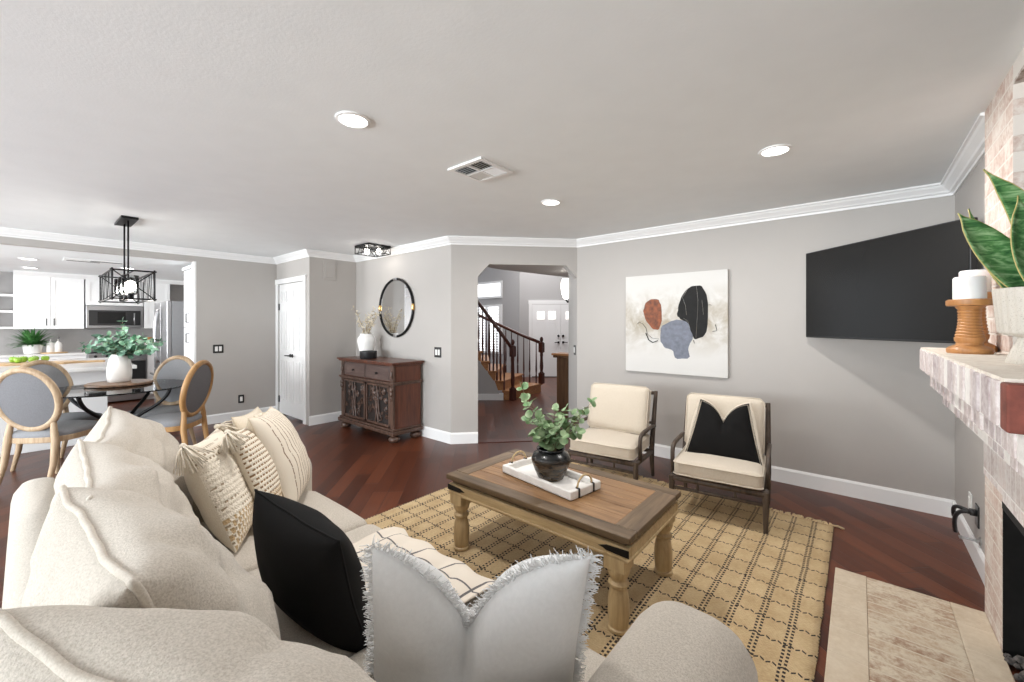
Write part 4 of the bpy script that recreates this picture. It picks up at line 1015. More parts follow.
# throw pillows on the sofa
def throw_pillow(name, label, loc, w_, h_, t_, seed, yaw, lean, roll, mats, split=None, group=None, seam=None, **k):
    o = thing(name, label, 'pillow', loc, 0, group)
    bm, loop = pillow_mesh(w_, h_, t_, seed, **k)
    b = bm_obj(bm, 'cover', mats, o, split); pose(b, (0, 0, 0), yaw, lean, roll)
    if seam: MB().tube(loop, 0.0035, 5, closed=True).obj('seam', seam, b, smooth=True)
    return o, b, loop
frontback = lambda c, n: 0 if c.y > 0 else 1
throw_pillow('black_pillow', 'plain black square pillow in the middle of the sofa', (-1.31, 0.575, 0.645), 0.44, 0.44, 0.21, 11, 6, 18, 6, [BLACKFAB], seam=BLACKFAB, wrinkle=0.004, ears=0.06)
throw_pillow('striped_pillow', 'cream pillow with thin brown stripes leaning on the far sofa arm', (-2.36, 0.875, 0.715), 0.45, 0.50, 0.22, 12, -30, 22, -4, [STRIPE, TAN], frontback, wrinkle=0.006, seam=TAN)
throw_pillow('sand_pillow', 'pale sand pillow tucked behind the striped pillow at the far sofa arm', (-2.53, 0.86, 0.708), 0.42, 0.48, 0.13, 13, -32, 24, -4, [IVORY], wrinkle=0.006, seam=TAN)
def tassels(b, loop, mat, which, ln=0.07):
    """bundles of yarn at pillow corners"""
    n4 = len(loop) // 4
    for w_ in which:
        c = loop[(w_ * n4) % len(loop)]; m = MB(); rnd = random.Random(w_ + 5); out = Vector((c.x, 0, c.z)).normalized()
        m.ball(c + out * 0.008, 0.014, 8)
        for k in range(26):
            d = (out * 0.35 + Vector((rnd.gauss(0, .28), rnd.gauss(0.25, .25), -0.75 + rnd.gauss(0, .15)))).normalized()
            m.tube([c + out * 0.012, c + out * 0.022 + d * ln * 0.4, c + out * 0.018 + d * ln + Vector((0, 0, -0.012))], 0.0035, 4)
        t_ = m.obj('tassel', mat, b, smooth=True)
o, b, lp = throw_pillow('woven_pillow', 'chunky woven cream pillow with corner tassels, nearest the camera of the woven pair', (-2.20, 0.585, 0.685), 0.46, 0.48, 0.20, 14, -26, 22, -4, [WOVEN, IVORY], frontback, wrinkle=0.005)
tassels(b, lp, CREAMCORD, (2, 3), 0.11)
o, b, lp = throw_pillow('openwork_pillow', 'brown and cream openwork pillow with tassel wedged between woven and striped pillows', (-2.25, 0.755, 0.705), 0.44, 0.46, 0.13, 15, -30, 22, -4, [OPENWEAVE, IVORY], frontback, wrinkle=0.006)
tassels(b, lp, CREAMCORD, (2, 3), 0.09)
# white fringed pillow
o, b, lp = throw_pillow('white_fringed_pillow', 'white linen pillow with frayed fringe and dented top in the near sofa corner', (-0.735, 0.70, 0.66), 0.54, 0.55, 0.22, 16, 36, 22, 2, [WHITEFAB], chop=0.26, chop_u=-0.13, shear=0.035, wrinkle=0.006, ears=0.03, n=44, taper=0.10)
m = MB(); rnd = random.Random(6); n_ = len(lp)
for i in range(n_):
    a, c = lp[i], lp[(i + 1) % n_]; out = Vector((a.x, 0, a.z)); tng = (c - a).normalized(); nn = Vector((tng.z, 0, -tng.x)); 
    cnt = max(2, int((c - a).length / 0.0014))
    for k in range(cnt):
        p = a.lerp(c, (k + rnd.random()) / cnt); ln = rnd.uniform(0.014, 0.032); d = (nn + tng * rnd.gauss(0, .35) + Vector((0, rnd.gauss(0, .3), 0))).normalized()
        q = p + d * ln; e = p + d * ln * .55 + Vector((rnd.gauss(0, .003), rnd.gauss(0, .004), rnd.gauss(0, .003)))
        m.tube([p - nn * 0.004, e, q], [0.0014, 0.0012, 0.0007], 3)
f_ = m.obj('fringe', WHITEFAB, b); f_['kind'] = 'stuff'
# plaid throw over the seat front
th_ = thing('plaid_throw', 'ivory throw with dark windowpane checks draped over the middle seat cushion', 'throw', (-1.2, 0.9, 0.46))
bm = bmesh.new(); uvl = bm.loops.layers.uv.new('UVMap'); nx, ny = 46, 40; TX0, TX1 = -1.62, -1.0; grid = []
path = [(0.68, 0.487), (0.80, 0.492), (0.95, 0.490), (1.06, 0.482), (1.105, 0.462), (1.125, 0.42), (1.128, 0.36), (1.126, 0.30), (1.13, 0.24)]
plen = [0]
for a, b in zip(path, path[1:]): plen.append(plen[-1] + math.dist(a, b))
for j in range(ny + 1):
    s_ = plen[-1] * j / ny; k = max(i for i in range(len(plen)) if plen[i] <= s_ + 1e-9); k = min(k, len(path) - 2); t = (s_ - plen[k]) / (plen[k + 1] - plen[k])
    y = path[k][0] + (path[k + 1][0] - path[k][0]) * t; z = path[k][1] + (path[k + 1][1] - path[k][1]) * t
    row = []
    for i in range(nx + 1):
        u = i / nx; x = TX0 + (TX1 - TX0) * u + 0.02 * math.sin(s_ * 6)
        f = 0.010 * math.sin(u * 19 + s_ * 5) + 0.016 * noise.noise(Vector((u * 6, s_ * 4, 2)))
        out = smoothstep(1.0, 1.12, y)
        v = bm.verts.new((x + 1.2, y - 0.9 + (f + .008) * out, z - 0.46 + (abs(f) + 0.004) * (1 - out))); row.append((v, (x, s_)))
    grid.append(row)
for j in range(ny):
    for i in range(nx):
        q = [grid[j][i], grid[j][i + 1], grid[j + 1][i + 1], grid[j + 1][i]]; f = bm.faces.new([a[0] for a in q])
        for lp_, a in zip(f.loops, q): lp_[uvl].uv = a[1]
ob = bm_obj(bm, 'cloth', [PLAID], th_); md = ob.modifiers.new('solid', 'SOLIDIFY'); md.thickness = 0.006; md.offset = 1

# ------------------------------------------------------------------ COFFEE TABLE
tx0, tx1, ty0, ty1, tz = -1.98, -0.765, 1.70, 2.38, 0.475
to = ((tx0 + tx1) / 2, (ty0 + ty1) / 2, 0)
tab = thing('coffee_table', 'carved pine coffee table with planked brown top on the jute rug', 'coffee table', (to[0], to[1], 0.013))
TO = (to[0], to[1], 0.013)
def tb(m, name, mat, **k): return m.obj(name, mat, tab, off=TO, **k)
TOPW = wood('warm_brown_table_plank', (0.17, 0.085, 0.034), (0.33, 0.185, 0.082), 'X', rough=0.5)
TOPD = wood('dark_brown_table_border', (0.070, 0.042, 0.020), (0.155, 0.100, 0.052), 'X', rough=0.5)
TOPDY = wood('dark_brown_table_end', (0.085, 0.052, 0.026), (0.19, 0.125, 0.070), 'Y', rough=0.5)
bw_ = 0.11
m = MB(); m.box(tx0, tx1, ty0, ty0 + 0.085, tz - 0.032, tz); m.box(tx0, tx1, ty1 - 0.085, ty1, tz - 0.032, tz); tb(m, 'top_border', TOPD, bevel=0.006)
for a in (tx0, tx1 - bw_): m = MB(); m.box(a, a + bw_, ty0 + 0.0855, ty1 - 0.0855, tz - 0.032, tz); tb(m, 'top_end', TOPDY, bevel=0.004)
n_ = 5; wv = (ty1 - ty0 - 0.171) / n_
for i in range(n_):
    m = MB(); a = ty0 + 0.0855 + i * wv; m.box(tx0 + bw_, tx1 - bw_, a + 0.001, a + wv - 0.001, tz - 0.032, tz - 0.002); tb(m, 'top_plank', TOPW, bevel=0.003)
m = MB(); m.box(tx0 + 0.03, tx1 - 0.03, ty0 + 0.03, ty1 - 0.03, tz - 0.055, tz - 0.033); tb(m, 'under_moulding', TOPD, bevel=0.004)
for q in ((tx0 + .012, tx1 - .012, ty0 + .012, ty0 + .042), (tx0 + .012, tx1 - .012, ty1 - .042, ty1 - .012), (tx0 + .012, tx0 + .042, ty0 + .042, ty1 - .042), (tx1 - .042, tx1 - .012, ty0 + .042, ty1 - .042)):
    m = MB(); m.box(q[0], q[1], q[2], q[3], tz - 0.118, tz - 0.056)
    # shaped lower lip
    m.box(q[0] - 0.004, q[1] + 0.004, q[2] - 0.004, q[3] + 0.004, tz - 0.122, tz - 0.104); tb(m, 'apron', PINEX, bevel=0.006)
for ix, x in enumerate((tx0 + 0.08, tx1 - 0.08)):
    for iy, y in enumerate((ty0 + 0.058, ty1 - 0.058)):
        m = MB(); m.lathe([(0.044, 0.013), (0.05, 0.018), (0.05, 0.03), (0.043, 0.036), (0.045, 0.044), (0.049, 0.09), (0.048, 0.15), (0.043, 0.185), (0.036, 0.205), (0.036, 0.212), (0.046, 0.222), (0.047, 0.232), (0.036, 0.243), (0.035, 0.25), (0.046, 0.268), (0.052, 0.29), (0.05, 0.30), (0.044, 0.305)], (x, y, 0), 28)
        m.prism([(-.05, -.05), (.05, -.05), (.05, .05), (-.05, .05)], 0.30, tz - 0.10, Matrix.Translation((x, y, 0)))
        tb(m, 'leg', PINE, smooth=35)
        sx = -1 if ix == 0 else 1
        if iy == 0:
            m = MB(); xx = tx0 + 0.008 if ix == 0 else tx1 - 0.008; m.prism([(xx, tz - 0.095), (xx - sx * 0.11, tz - 0.092), (xx - sx * 0.125, tz - 0.086), (xx - sx * 0.15, tz - 0.082), (xx - sx * 0.125, tz - 0.074), (xx - sx * 0.11, tz - 0.068), (xx, tz - 0.062)], -0.004, 0.0, Matrix.Translation((0, ty0 + 0.0115, 0)) @ Matrix.Rotation(R(90), 4, 'X') @ Matrix.Diagonal((1, 1, -1, 1)))
            tb(m, 'iron_strap', BLACK)
# tray
ta = R(-9)
tr = thing('serving_tray', 'whitewashed wooden tray with rope handles on the coffee table', 'tray', (-1.425, 2.03, tz), ta)
L2, W2 = 0.285, 0.13
m = MB(); m.box(-L2, L2, -W2, W2, 0, 0.014)
m.box(-L2, L2, -W2, -W2 + 0.026, 0.0, 0.048); m.box(-L2, L2, W2 - 0.026, W2, 0.0, 0.048); m.box(-L2, -L2 + 0.03, -W2 + .02, W2 - .02, 0.0, 0.048); m.box(L2 - 0.03, L2, -W2 + .02, W2 - .02, 0.0, 0.048)
m.obj('tray_body', TRAYW, tr, bevel=0.012, bseg=3)
for sx in (-1, 1):
    m = MB(); pts = [(sx * (L2 - 0.013 + 0.0 * t), 0.062 * math.cos(PI * t), 0.046 + 0.062 * math.sin(PI * t)) for t in [k / 14 for k in range(15)]]
    m.tube(pts, 0.0055, 8); h_ = m.obj('rope_handle', ROPE, tr, smooth=True)
    m = MB()
    for sy in (-1, 1): m.tube([(sx * (L2 + 0.001), sy * 0.062, 0.004), (sx * (L2 + 0.002), sy * 0.062, 0.05), (sx * (L2 - 0.02), sy * 0.062, 0.052)], 0.0058, 8)
    m.obj('rope_binding', BLACKP, h_, smooth=True)
PXc, PYc = -1.415, 2.035
o = thing('dark_pot', 'dark glazed round pot standing on the white tray', 'pot', (PXc, PYc, tz + 0.0145))
MB().lathe([(0.066, 0), (0.074, 0.004), (0.098, 0.055), (0.116, 0.105), (0.117, 0.125), (0.104, 0.150), (0.082, 0.163), (0.076, 0.168), (0.086, 0.178), (0.084, 0.183), (0.072, 0.178), (0.068, 0.165), (0.09, 0.13), (0.05, 0.02)], seg=40).obj('body', DARKPOT, o, smooth=60)
def euca(name, label, loc, stems, seed, mat, lw, sl=(0.03, 0.05), rnd_=True, dens=9, cat='plant'):
    o = thing(name, label, cat, loc); rnd = random.Random(seed); st = MB(); lv = MB()
    for tip in stems:
        tip = Vector(tip); b0 = Vector((rnd.uniform(-.03, .03), rnd.uniform(-.03, .03), -0.06))
        pts = bez(b0, Vector((tip.x * .2, tip.y * .2, tip.z * .5)), Vector((tip.x * .65, tip.y * .65, tip.z * .95)) if tip.z < 0.2 else Vector((tip.x * .75, tip.y * .75, tip.z * .7)), tip, dens)
        st.tube(pts, [0.003 - 0.002 * i / dens for i in range(dens + 1)], 5)
        for i in range(2, dens + 1):
            d = (pts[i] - pts[i - 1]).normalized(); sd = d.cross(Vector((rnd.gauss(0, 1), rnd.gauss(0, 1), rnd.gauss(0, .5)))).normalized()
            for sgn in (-1, 1):
                sz = rnd.uniform(*sl) * (1 - 0.35 * i / dens); dr = (sd * sgn + d * rnd.uniform(0.1, 0.6)).normalized()
                up = Vector((rnd.gauss(0, .5), rnd.gauss(-0.3, .5), 1)); lv.leaf(pts[i], dr, up, sz, sz * lw, bend=rnd.uniform(-.1, .25))
        lv.leaf(pts[-1], (pts[-1] - pts[-2]), (rnd.gauss(0, .5), -0.5, 1), sl[0], sl[0] * lw)
    st.obj('stem', LEAFSTEM, o, smooth=True); lv.obj('leaves', mat, o, smooth=True); return o
cX, sX = math.cos(YAW), math.sin(YAW)
def vr(r, f, z): return (r * cX - f * sX, r * sX + f * cX, z)     # along the camera's right / away, as plain room vectors
euca('eucalyptus_bunch', 'round-leafed eucalyptus stems in the dark pot', (PXc, PYc, tz + 0.0145 + 0.17),
     [vr(-0.17, 0.02, 0.36), vr(-0.15, -0.04, 0.30), vr(-0.13, 0.03, 0.17), vr(-0.07, -0.05, 0.20), vr(0.0, -0.06, 0.14), vr(0.03, 0.05, 0.22), vr(0.08, -0.03, 0.24), vr(0.13, 0.03, 0.20), vr(0.24, 0.0, 0.28), vr(0.20, 0.04, 0.20), vr(0.15, -0.05, 0.12), vr(-0.10, -0.06, 0.10), vr(0.06, -0.08, 0.10), vr(-0.03, 0.06, 0.12)], 17, EUCA, 0.95, (0.052, 0.080), dens=7)

# ------------------------------------------------------------------ ARMCHAIRS (origin between the feet, facing -y)
def armchair(loc, rz, label):
    o = thing('armchair', label, 'armchair', loc, rz, 'low wooden armchairs under the painting')
    hw, fy, by = 0.30, -0.275, 0.265
    for sx in (-1, 1):
        x = sx * hw
        m = MB(); m.tube([(x, fy + 0.005, 0), (x, fy, 0.20), (x, fy, 0.272)], [0.014, 0.021, 0.022], 10); m.obj('front_leg', CHAIRW, o, smooth=60)
        m = MB(); m.tube([(x, by, 0), (x, by - 0.03, 0.12), (x, by - 0.045, 0.26), (x, by + 0.03, 0.50), (x, by + 0.115, 0.765)], [0.015, 0.019, 0.024, 0.021, 0.016], 10); m.obj('rear_leg', CHAIRW, o, smooth=60)
        x2 = sx * (hw + 0.012); m = MB(); m.tube([(x2, fy + 0.10, 0.25), (x2, fy + 0.085, 0.36), (x2, fy + 0.085, 0.42), (x2, fy + 0.10, 0.452), (x2, fy + 0.135, 0.470), (x2, fy + 0.20, 0.476), (x2, by - 0.08, 0.470), (x2, by + 0.02, 0.455)], [0.019, 0.018, 0.018, 0.019, 0.019, 0.018, 0.017, 0.016], 10, flat=0.85); m.obj('armrest', CHAIRW, o, smooth=True)
        m = MB(); m.tube([(x, fy, 0.255), (x, by - 0.04, 0.235)], 0.02, 10); m.obj('side_rail', CHAIRW, o, smooth=True)
    m = MB(); m.tube([(-hw, fy, 0.255), (hw, fy, 0.255)], 0.021, 10); m.obj('front_rail', CHAIRW, o, smooth=True)
    m = MB(); m.tube([(-hw, fy, 0.185), (hw, fy, 0.185)], 0.013, 8)
    for x in (-0.12, 0.12): m.tube([(x, fy, 0.185), (x, fy, 0.25)], 0.010, 8)
    m.obj('stretcher', CHAIRW, o, smooth=True)
    m = MB(); m.tube([(-hw, by - 0.045, 0.24), (hw, by - 0.045, 0.24)], 0.018, 8); m.obj('rear_rail', CHAIRW, o, smooth=True)
    m = MB(); m.tube([(-hw, by + 0.112, 0.745), (hw, by + 0.112, 0.745)], 0.017, 8); m.tube([(-hw, by + 0.03, 0.48), (hw, by + 0.03, 0.48)], 0.012, 8); m.obj('back_rail', CHAIRW, o, smooth=True)
    m = MB()
    for k in range(7): x = -0.24 + k * 0.08; m.tube([(x, by - 0.04, 0.245), (x, by + 0.03, 0.48), (x, by + 0.11, 0.74)], 0.007, 6)
    m.obj('back_spindles', CHAIRW, o, smooth=True)
    # cushions
    def cush(x0, x1, y0, y1, z0, z1, r, crown, name, M_):
        m = MB(); bm = m.bm; bmesh.ops.create_cube(bm, size=2.0); bmesh.ops.subdivide_edges(bm, edges=bm.edges[:], cuts=14, use_grid_fill=True)
        hx, hy, hz = (x1 - x0) / 2, (y1 - y0) / 2, (z1 - z0) / 2
        for v in bm.verts:
            p = Vector((v.co.x * hx, v.co.y * hy, v.co.z * hz)); q = Vector((max(-hx + r, min(hx - r, p.x)), max(-hy + r, min(hy - r, p.y)), max(-hz + r, min(hz - r, p.z))))
            d = p - q
            if d.length > r: p = q + d.normalized() * r
            p.z += crown * v.co.z * max(0, 1 - v.co.x ** 2) * max(0, 1 - v.co.y ** 2)
            p += Vector((1, 1, 1)) * 0.004 * noise.noise(p * 6 + Vector((z0 * 9, 0, 0)))
            v.co = M_ @ (Vector(((x0 + x1) / 2, (y0 + y1) / 2, (z0 + z1) / 2)) + p)
        ob = m.obj(name, CREAM, o, smooth=True)
        pm = MB()
        for zz in (z0 + r * .5, z1 - r * .5):
            e = 0.0; k = r * 0.72; lp = [(x0 + k, y0 - e), (x1 - k, y0 - e), (x1 + e, y0 + k), (x1 + e, y1 - k), (x1 - k, y1 + e), (x0 + k, y1 + e), (x0 - e, y1 - k), (x0 - e, y0 + k)]
            L = []
            for i in range(8):
                a, b = Vector((*lp[i], zz)), Vector((*lp[(i + 1) % 8], zz)); L += [M_ @ a.lerp(b, t) for t in (0, .25, .5, .75)]
            pm.tube(L, 0.0045, 6, closed=True)
        pm.obj('piping', CREAM, ob, smooth=True)
    cush(-0.285, 0.285, fy - 0.03, by - 0.02, 0.276, 0.395, 0.035, 0.014, 'seat_cushion', Matrix.Identity(4))
    cush(-0.278, 0.278, 0.0, 0.425, 0.0, 0.115, 0.04, 0.012, 'back_cushion', Matrix.Translation((0, by - 0.075, 0.385)) @ Matrix.Rotation(R(74), 4, 'X') @ Matrix.Translation((0, 0, 0.0)))
    return o
a1 = armchair((-0.81, 3.435, 0.013), R(7), 'low wooden armchair with cream cushions and a black pillow, below the television')
a2 = copy_tree(a1); a2.location = (-1.725, 3.445, 0.013); a2.rotation_euler = (0, 0, R(7)); relabel(a2, 'low wooden armchair with cream cushions and no pillow, beside the hall opening')
# black pillow with cream border on the right armchair
o = thing('black_bordered_pillow', 'black pillow with cream stitched border and dented top on the right armchair', 'pillow', (-0.80, 3.455, 0.600))
bm, loop = pillow_mesh(0.50, 0.42, 0.13, 31, chop=0.15, wrinkle=0.004, ears=0.03, n=34, taper=0.36)
b = bm_obj(bm, 'cover', [BLACKFAB, CREAM], o, lambda c, n: 1 if (c.y > -0.002) else 0); pose(b, (0, 0, 0), 7, -20, 0)
bm = bmesh.new(); n_ = len(loop); v0 = []; v1 = []
for p in loop:
    d = Vector((p.x, 0, p.z)).normalized(); v0.append(bm.verts.new(p - d * 0.004 + Vector((0, 0.003, 0)))); v1.append(bm.verts.new(p + d * 0.034 + Vector((0, 0.004, 0))))
for i in range(n_): bm.faces.new((v0[i], v1[i], v1[(i + 1) % n_], v0[(i + 1) % n_]))
f_ = bm_obj(bm, 'border', [CREAM], b); md = f_.modifiers.new('solid', 'SOLIDIFY'); md.thickness = 0.005
m = MB()
for i in range(n_):
    p, q = loop[i], loop[(i + 1) % n_]; d = Vector((p.x, 0, p.z)).normalized()
    for t in (0.1, 0.6): c = p.lerp(q, t); m.tube([c + d * 0.006 + Vector((0, -0.004, 0)), c + d * 0.015 + Vector((0, -0.003, 0))], 0.0014, 4)
m.obj('stitching', BLACKFAB, b)

# ------------------------------------------------------------------ DINING SET
TCX, TCY, TZ_ = -5.65, 0.60, 0.785
dt = thing('dining_table', 'round glass dining table with curved black metal legs under the pendant', 'dining table', (TCX, TCY, 0))
MB().lathe([(0.568, TZ_ - 0.012), (0.574, TZ_ - 0.008), (0.574, TZ_ - 0.004), (0.568, TZ_)], seg=72).obj('glass_top', TABLEGLASS, dt, smooth=30)
for k in range(4):
    a = R(45 + 90 * k + 4); ca, sa = math.cos(a), math.sin(a)
    pts = bez((0.46 * ca, 0.46 * sa, TZ_ - 0.014), (0.42 * ca, 0.42 * sa, 0.55), (0.05 * ca, 0.05 * sa, 0.52), (0.075 * ca, 0.075 * sa, 0.33), 14) + bez((0.075 * ca, 0.075 * sa, 0.33), (0.09 * ca, 0.09 * sa, 0.16), (0.36 * ca, 0.36 * sa, 0.22), (0.42 * ca, 0.42 * sa, 0.0), 12)[1:]
    MB().tube(pts, 0.0165, 8).obj('leg', BLACK, dt, smooth=True)
m = MB(); m.tube([(0.10 * math.cos(2 * PI * k / 24), 0.10 * math.sin(2 * PI * k / 24), 0.36) for k in range(24)], 0.011, 8, closed=True); m.obj('ring', BLACK, dt, smooth=True)
BX_, BY_ = -5.86, 0.63
o = thing('round_board', 'dark wooden round serving board on the glass dining table', 'board', (BX_, BY_, TZ_ + 0.001))
MB().lathe([(0.25, 0), (0.262, 0.006), (0.262, 0.020), (0.255, 0.026)], seg=56).obj('board', BOARDW, o, smooth=40)
o = thing('table_vase', 'white bulbous ribbed vase on the round board of the dining table', 'vase', (BX_ - 0.04, BY_, TZ_ + 0.028))
pr = [(0.082, 0), (0.090, 0.006), (0.097, 0.05), (0.099, 0.10), (0.095, 0.17), (0.083, 0.235), (0.066, 0.275), (0.062, 0.285), (0.055, 0.28), (0.07, 0.20), (0.06, 0.03)]
MB().lathe(pr, seg=48).obj('body', CERAMIC, o, smooth=60)
rr = random.Random(77); tips = []
for k in range(26):
    a = rr.uniform(-1, 1); tips.append(vr(0.37 * a * (1 if k % 3 else .6), rr.uniform(-.16, .16), rr.uniform(0.05, 0.24) * (1.15 - 0.6 * abs(a))))
tips += [vr(0.03, 0, 0.34), vr(-0.38, 0.02, 0.12), vr(0.36, -0.05, 0.06), vr(0.0, -0.1, 0.2)]
euca('table_greenery', 'full bunch of silver green eucalyptus in the white vase on the dining table', (BX_ - 0.04, BY_, TZ_ + 0.028 + 0.285), tips, 51, EUCB, 0.85, (0.055, 0.085), dens=7)

def dining_chair(loc, face, label, wood_m, pad_m, back_m):
    """face: direction (dx, dy) the sitter looks; local +y is that way, the back is at -y"""
    o = thing('dining_chair', label, 'dining chair', loc, math.atan2(face[1], face[0]) - PI / 2, 'oval-backed dining chairs')
    OA, OB, OZc = 0.235, 0.265, 0.765
    tl = R(11); MT = Matrix.Translation((0, -0.215, OZc)) @ Matrix.Rotation(tl, 4, 'X')
    def ov(a, b, y=0): return [MT @ Vector((a * math.cos(2 * PI * k / 44), y, b * math.sin(2 * PI * k / 44))) for k in range(44)]
    m = MB(); m.tube(ov(OA, OB), 0.026, 10, closed=True, flat=1.0); m.obj('back_frame', wood_m, o, smooth=True)
    m = MB()
    for sgn in (1, -1):
        c = m.bm.verts.new(MT @ Vector((0, sgn * 0.032, 0))); prev = None; first = None
        rings = [[m.bm.verts.new(MT @ Vector((OA * f * math.cos(2 * PI * k / 44), sgn * (0.032 - 0.024 * f ** 3), OB * f * math.sin(2 * PI * k / 44)))) for k in range(44)] for f in (0.4, 0.75, 0.93)]
        for k in range(44):
            k2 = (k + 1) % 44; q = [c, rings[0][k], rings[0][k2]]; m.bm.faces.new(q if sgn < 0 else q[::-1])
            for a, b in zip(rings, rings[1:]): q = [a[k], b[k], b[k2], a[k2]]; m.bm.faces.new(q if sgn < 0 else q[::-1])
    bo = m.obj('back_pad', pad_m, o, smooth=True)
    bo.data.materials.append(back_m)
    for p in bo.data.polygons:
        if (MT.inverted() @ p.center).y < 0: p.material_index = 1
    # seat
    out = []
    for k in range(40):
        a = 2 * PI * k / 40; ca, sa = math.cos(a), math.sin(a); e = 0.62
        out.append((0.245 * math.copysign(abs(ca) ** e, ca) * (1 + 0.06 * sa), 0.03 + 0.235 * math.copysign(abs(sa) ** e, sa)))
    m = MB(); m.prism(out, 0.385, 0.435); m.obj('seat_rail', wood_m, o, bevel=0.006)
    m = MB(); rings = []
    for f, z in ((0.985, 0.435), (1.0, 0.452), (0.97, 0.475), (0.8, 0.492), (0.45, 0.502)): rings.append([m.bm.verts.new((x * f, 0.03 + (y - 0.03) * f, z)) for x, y in out])
    for a, b in zip(rings, rings[1:]):
        for k in range(40): m.bm.faces.new((a[k], a[(k + 1) % 40], b[(k + 1) % 40], b[k]))
    m.bm.faces.new(rings[-1]); m.bm.faces.new(rings[0][::-1]); m.obj('seat_pad', pad_m, o, smooth=60)
    for sx in (-1, 1):
        m = MB(); m.lathe([(0.013, 0), (0.016, 0.02), (0.024, 0.33), (0.019, 0.34), (0.028, 0.35), (0.028, 0.385)], (sx * 0.205, 0.235, 0), 14); m.obj('front_leg', wood_m, o, smooth=40)
        at = MT @ Vector((sx * 0.165, 0, -0.19))
        m = MB(); m.tube([(sx * 0.195, -0.27, 0), (sx * 0.19, -0.21, 0.20), (sx * 0.185, -0.185, 0.40), (sx * 0.175, -0.185, 0.48), at], [0.016, 0.022, 0.027, 0.024, 0.018], 8); m.obj('rear_leg', wood_m, o, smooth=50)
    return o
def dirto(x, y): d = Vector((TCX - x, TCY - y, 0)).normalized(); return d
def place_chair(x, y, bx, by, label, wd, pad, bk):
    """x, y: where the oval back stands; bx, by: direction it looks"""
    d = Vector((bx, by, 0)).normalized(); return dining_chair((x + d.x * 0.23, y + d.y * 0.23, 0), (d.x, d.y), label, wd, pad, bk)
place_chair(-5.42, 0.0, -0.72, 0.69, 'oval-backed dining chair nearest the sofa back, grey back turned to the camera', OAKPALE, GREYPAD, BACKPAD)
place_chair(-6.30, 0.10, 0.82, 0.55, 'oval-backed dining chair behind the front chair, beside the white peninsula', OAKPALE, GREYPAD, GREYPAD)
place_chair(-5.10, 1.13, -0.62, -0.78, 'honey-wood oval-backed dining chair turned sideways with dark grey back pad', OAK, GREYPAD, BACKPAD)
place_chair(-6.02, 1.12, 0.62, -0.78, 'pale oval-backed dining chair facing the camera in front of the tall pantry', OAKPALE, GREYPAD, GREYPAD)

# ------------------------------------------------------------------ KITCHEN
PEN = (-8.45, -6.62, -1.6, 0.86)
o = thing('kitchen_peninsula', 'white panelled kitchen peninsula behind the dining table', 'peninsula', (-7.5, -0.4, 0)); po_ = (-7.5, -0.4, 0)
MB().box(-8.35, -6.98, -1.6, 0.64, 0, 0.878).obj('cabinet_body', CABW, o, off=po_, bevel=0.004)
MB().box(PEN[0], PEN[1], PEN[2], PEN[3], 0.88, 0.922).obj('worktop', QUARTZ, o, off=po_, bevel=0.006)
MB().box(-6.985, -6.975, -1.6, 0.64, 0.80, 0.878).obj('top_rail', CABW, o, off=po_)
MB().box(-8.3, -7.0, 0.60, 0.648, 0.0, 0.10).obj('plinth', CABW, o, off=po_)
CTZ = 0.922
bp = on_z(33, 364.5, CTZ + 0.02)
o = thing('cutting_board', 'long pale wooden cutting board with handle on the peninsula', 'cutting board', (-7.72, 0.06, CTZ), R(72))
out = [(-0.36, -0.16), (0.30, -0.16), (0.36, -0.10), (0.40, -0.04), (0.62, -0.028), (0.64, 0), (0.62, 0.028), (0.40, 0.04), (0.36, 0.10), (0.30, 0.16), (-0.36, 0.16)]
MB().prism(out, 0, 0.024).obj('board', PALEWOOD, o, bevel=0.006)
rnd = random.Random(9)
spots = [(-7.88, -0.10, 'first green apple at the handle-less end of the cutting board'), (-7.86, -0.02, 'second green apple from the left on the cutting board'), (-7.83, 0.07, 'third green apple from the left on the cutting board'), (-7.80, 0.155, 'rightmost green apple on the cutting board'), (-7.72, -0.06, 'front green apple on the left of the cutting board'), (-7.69, 0.05, 'front green apple near the middle of the cutting board')]
for x, y, lb in spots:
    a = thing('apple', lb, 'apple', (x, y, CTZ + 0.0245), rnd.random() * 6, 'green apples on the cutting board')
    MB().lathe([(0.006, 0.004), (0.02, 0.0), (0.034, 0.018), (0.0385, 0.040), (0.034, 0.058), (0.02, 0.068), (0.008, 0.063), (0.002, 0.058)], seg=18).obj('fruit', APPLE, a, smooth=True)
    MB().tube([(0, 0, 0.058), (0.003, 0.001, 0.078)], 0.0018, 5).obj('stem', LEAFSTEM, a)
KX = -10.5        # face of the wall cupboards
def shaker(m, y0, y1, z0, z1, x, st=0.055):
    """shaker door facing +x"""
    m.box(x, x + 0.012, y0, y1, z0, z1)
    for q in ((y0, y0 + st, z0, z1), (y1 - st, y1, z0, z1), (y0 + st, y1 - st, z0, z0 + st), (y0 + st, y1 - st, z1 - st, z1)): m.box(x + 0.012, x + 0.021, *q)
def bar_handle(p, name, parent, off, axis='z', ln=0.06):
    m = MB(); x, y, z = p
    m.tube([(x, y, z - ln), (x, y, z + ln)], 0.006, 6); m.tube([(x - 0.025, y, z - ln * .8), (x, y, z - ln * .8)], 0.005, 6); m.tube([(x - 0.025, y, z + ln * .8), (x, y, z + ln * .8)], 0.005, 6)
    return m.obj(name, BLACK, parent, off=off, smooth=True)
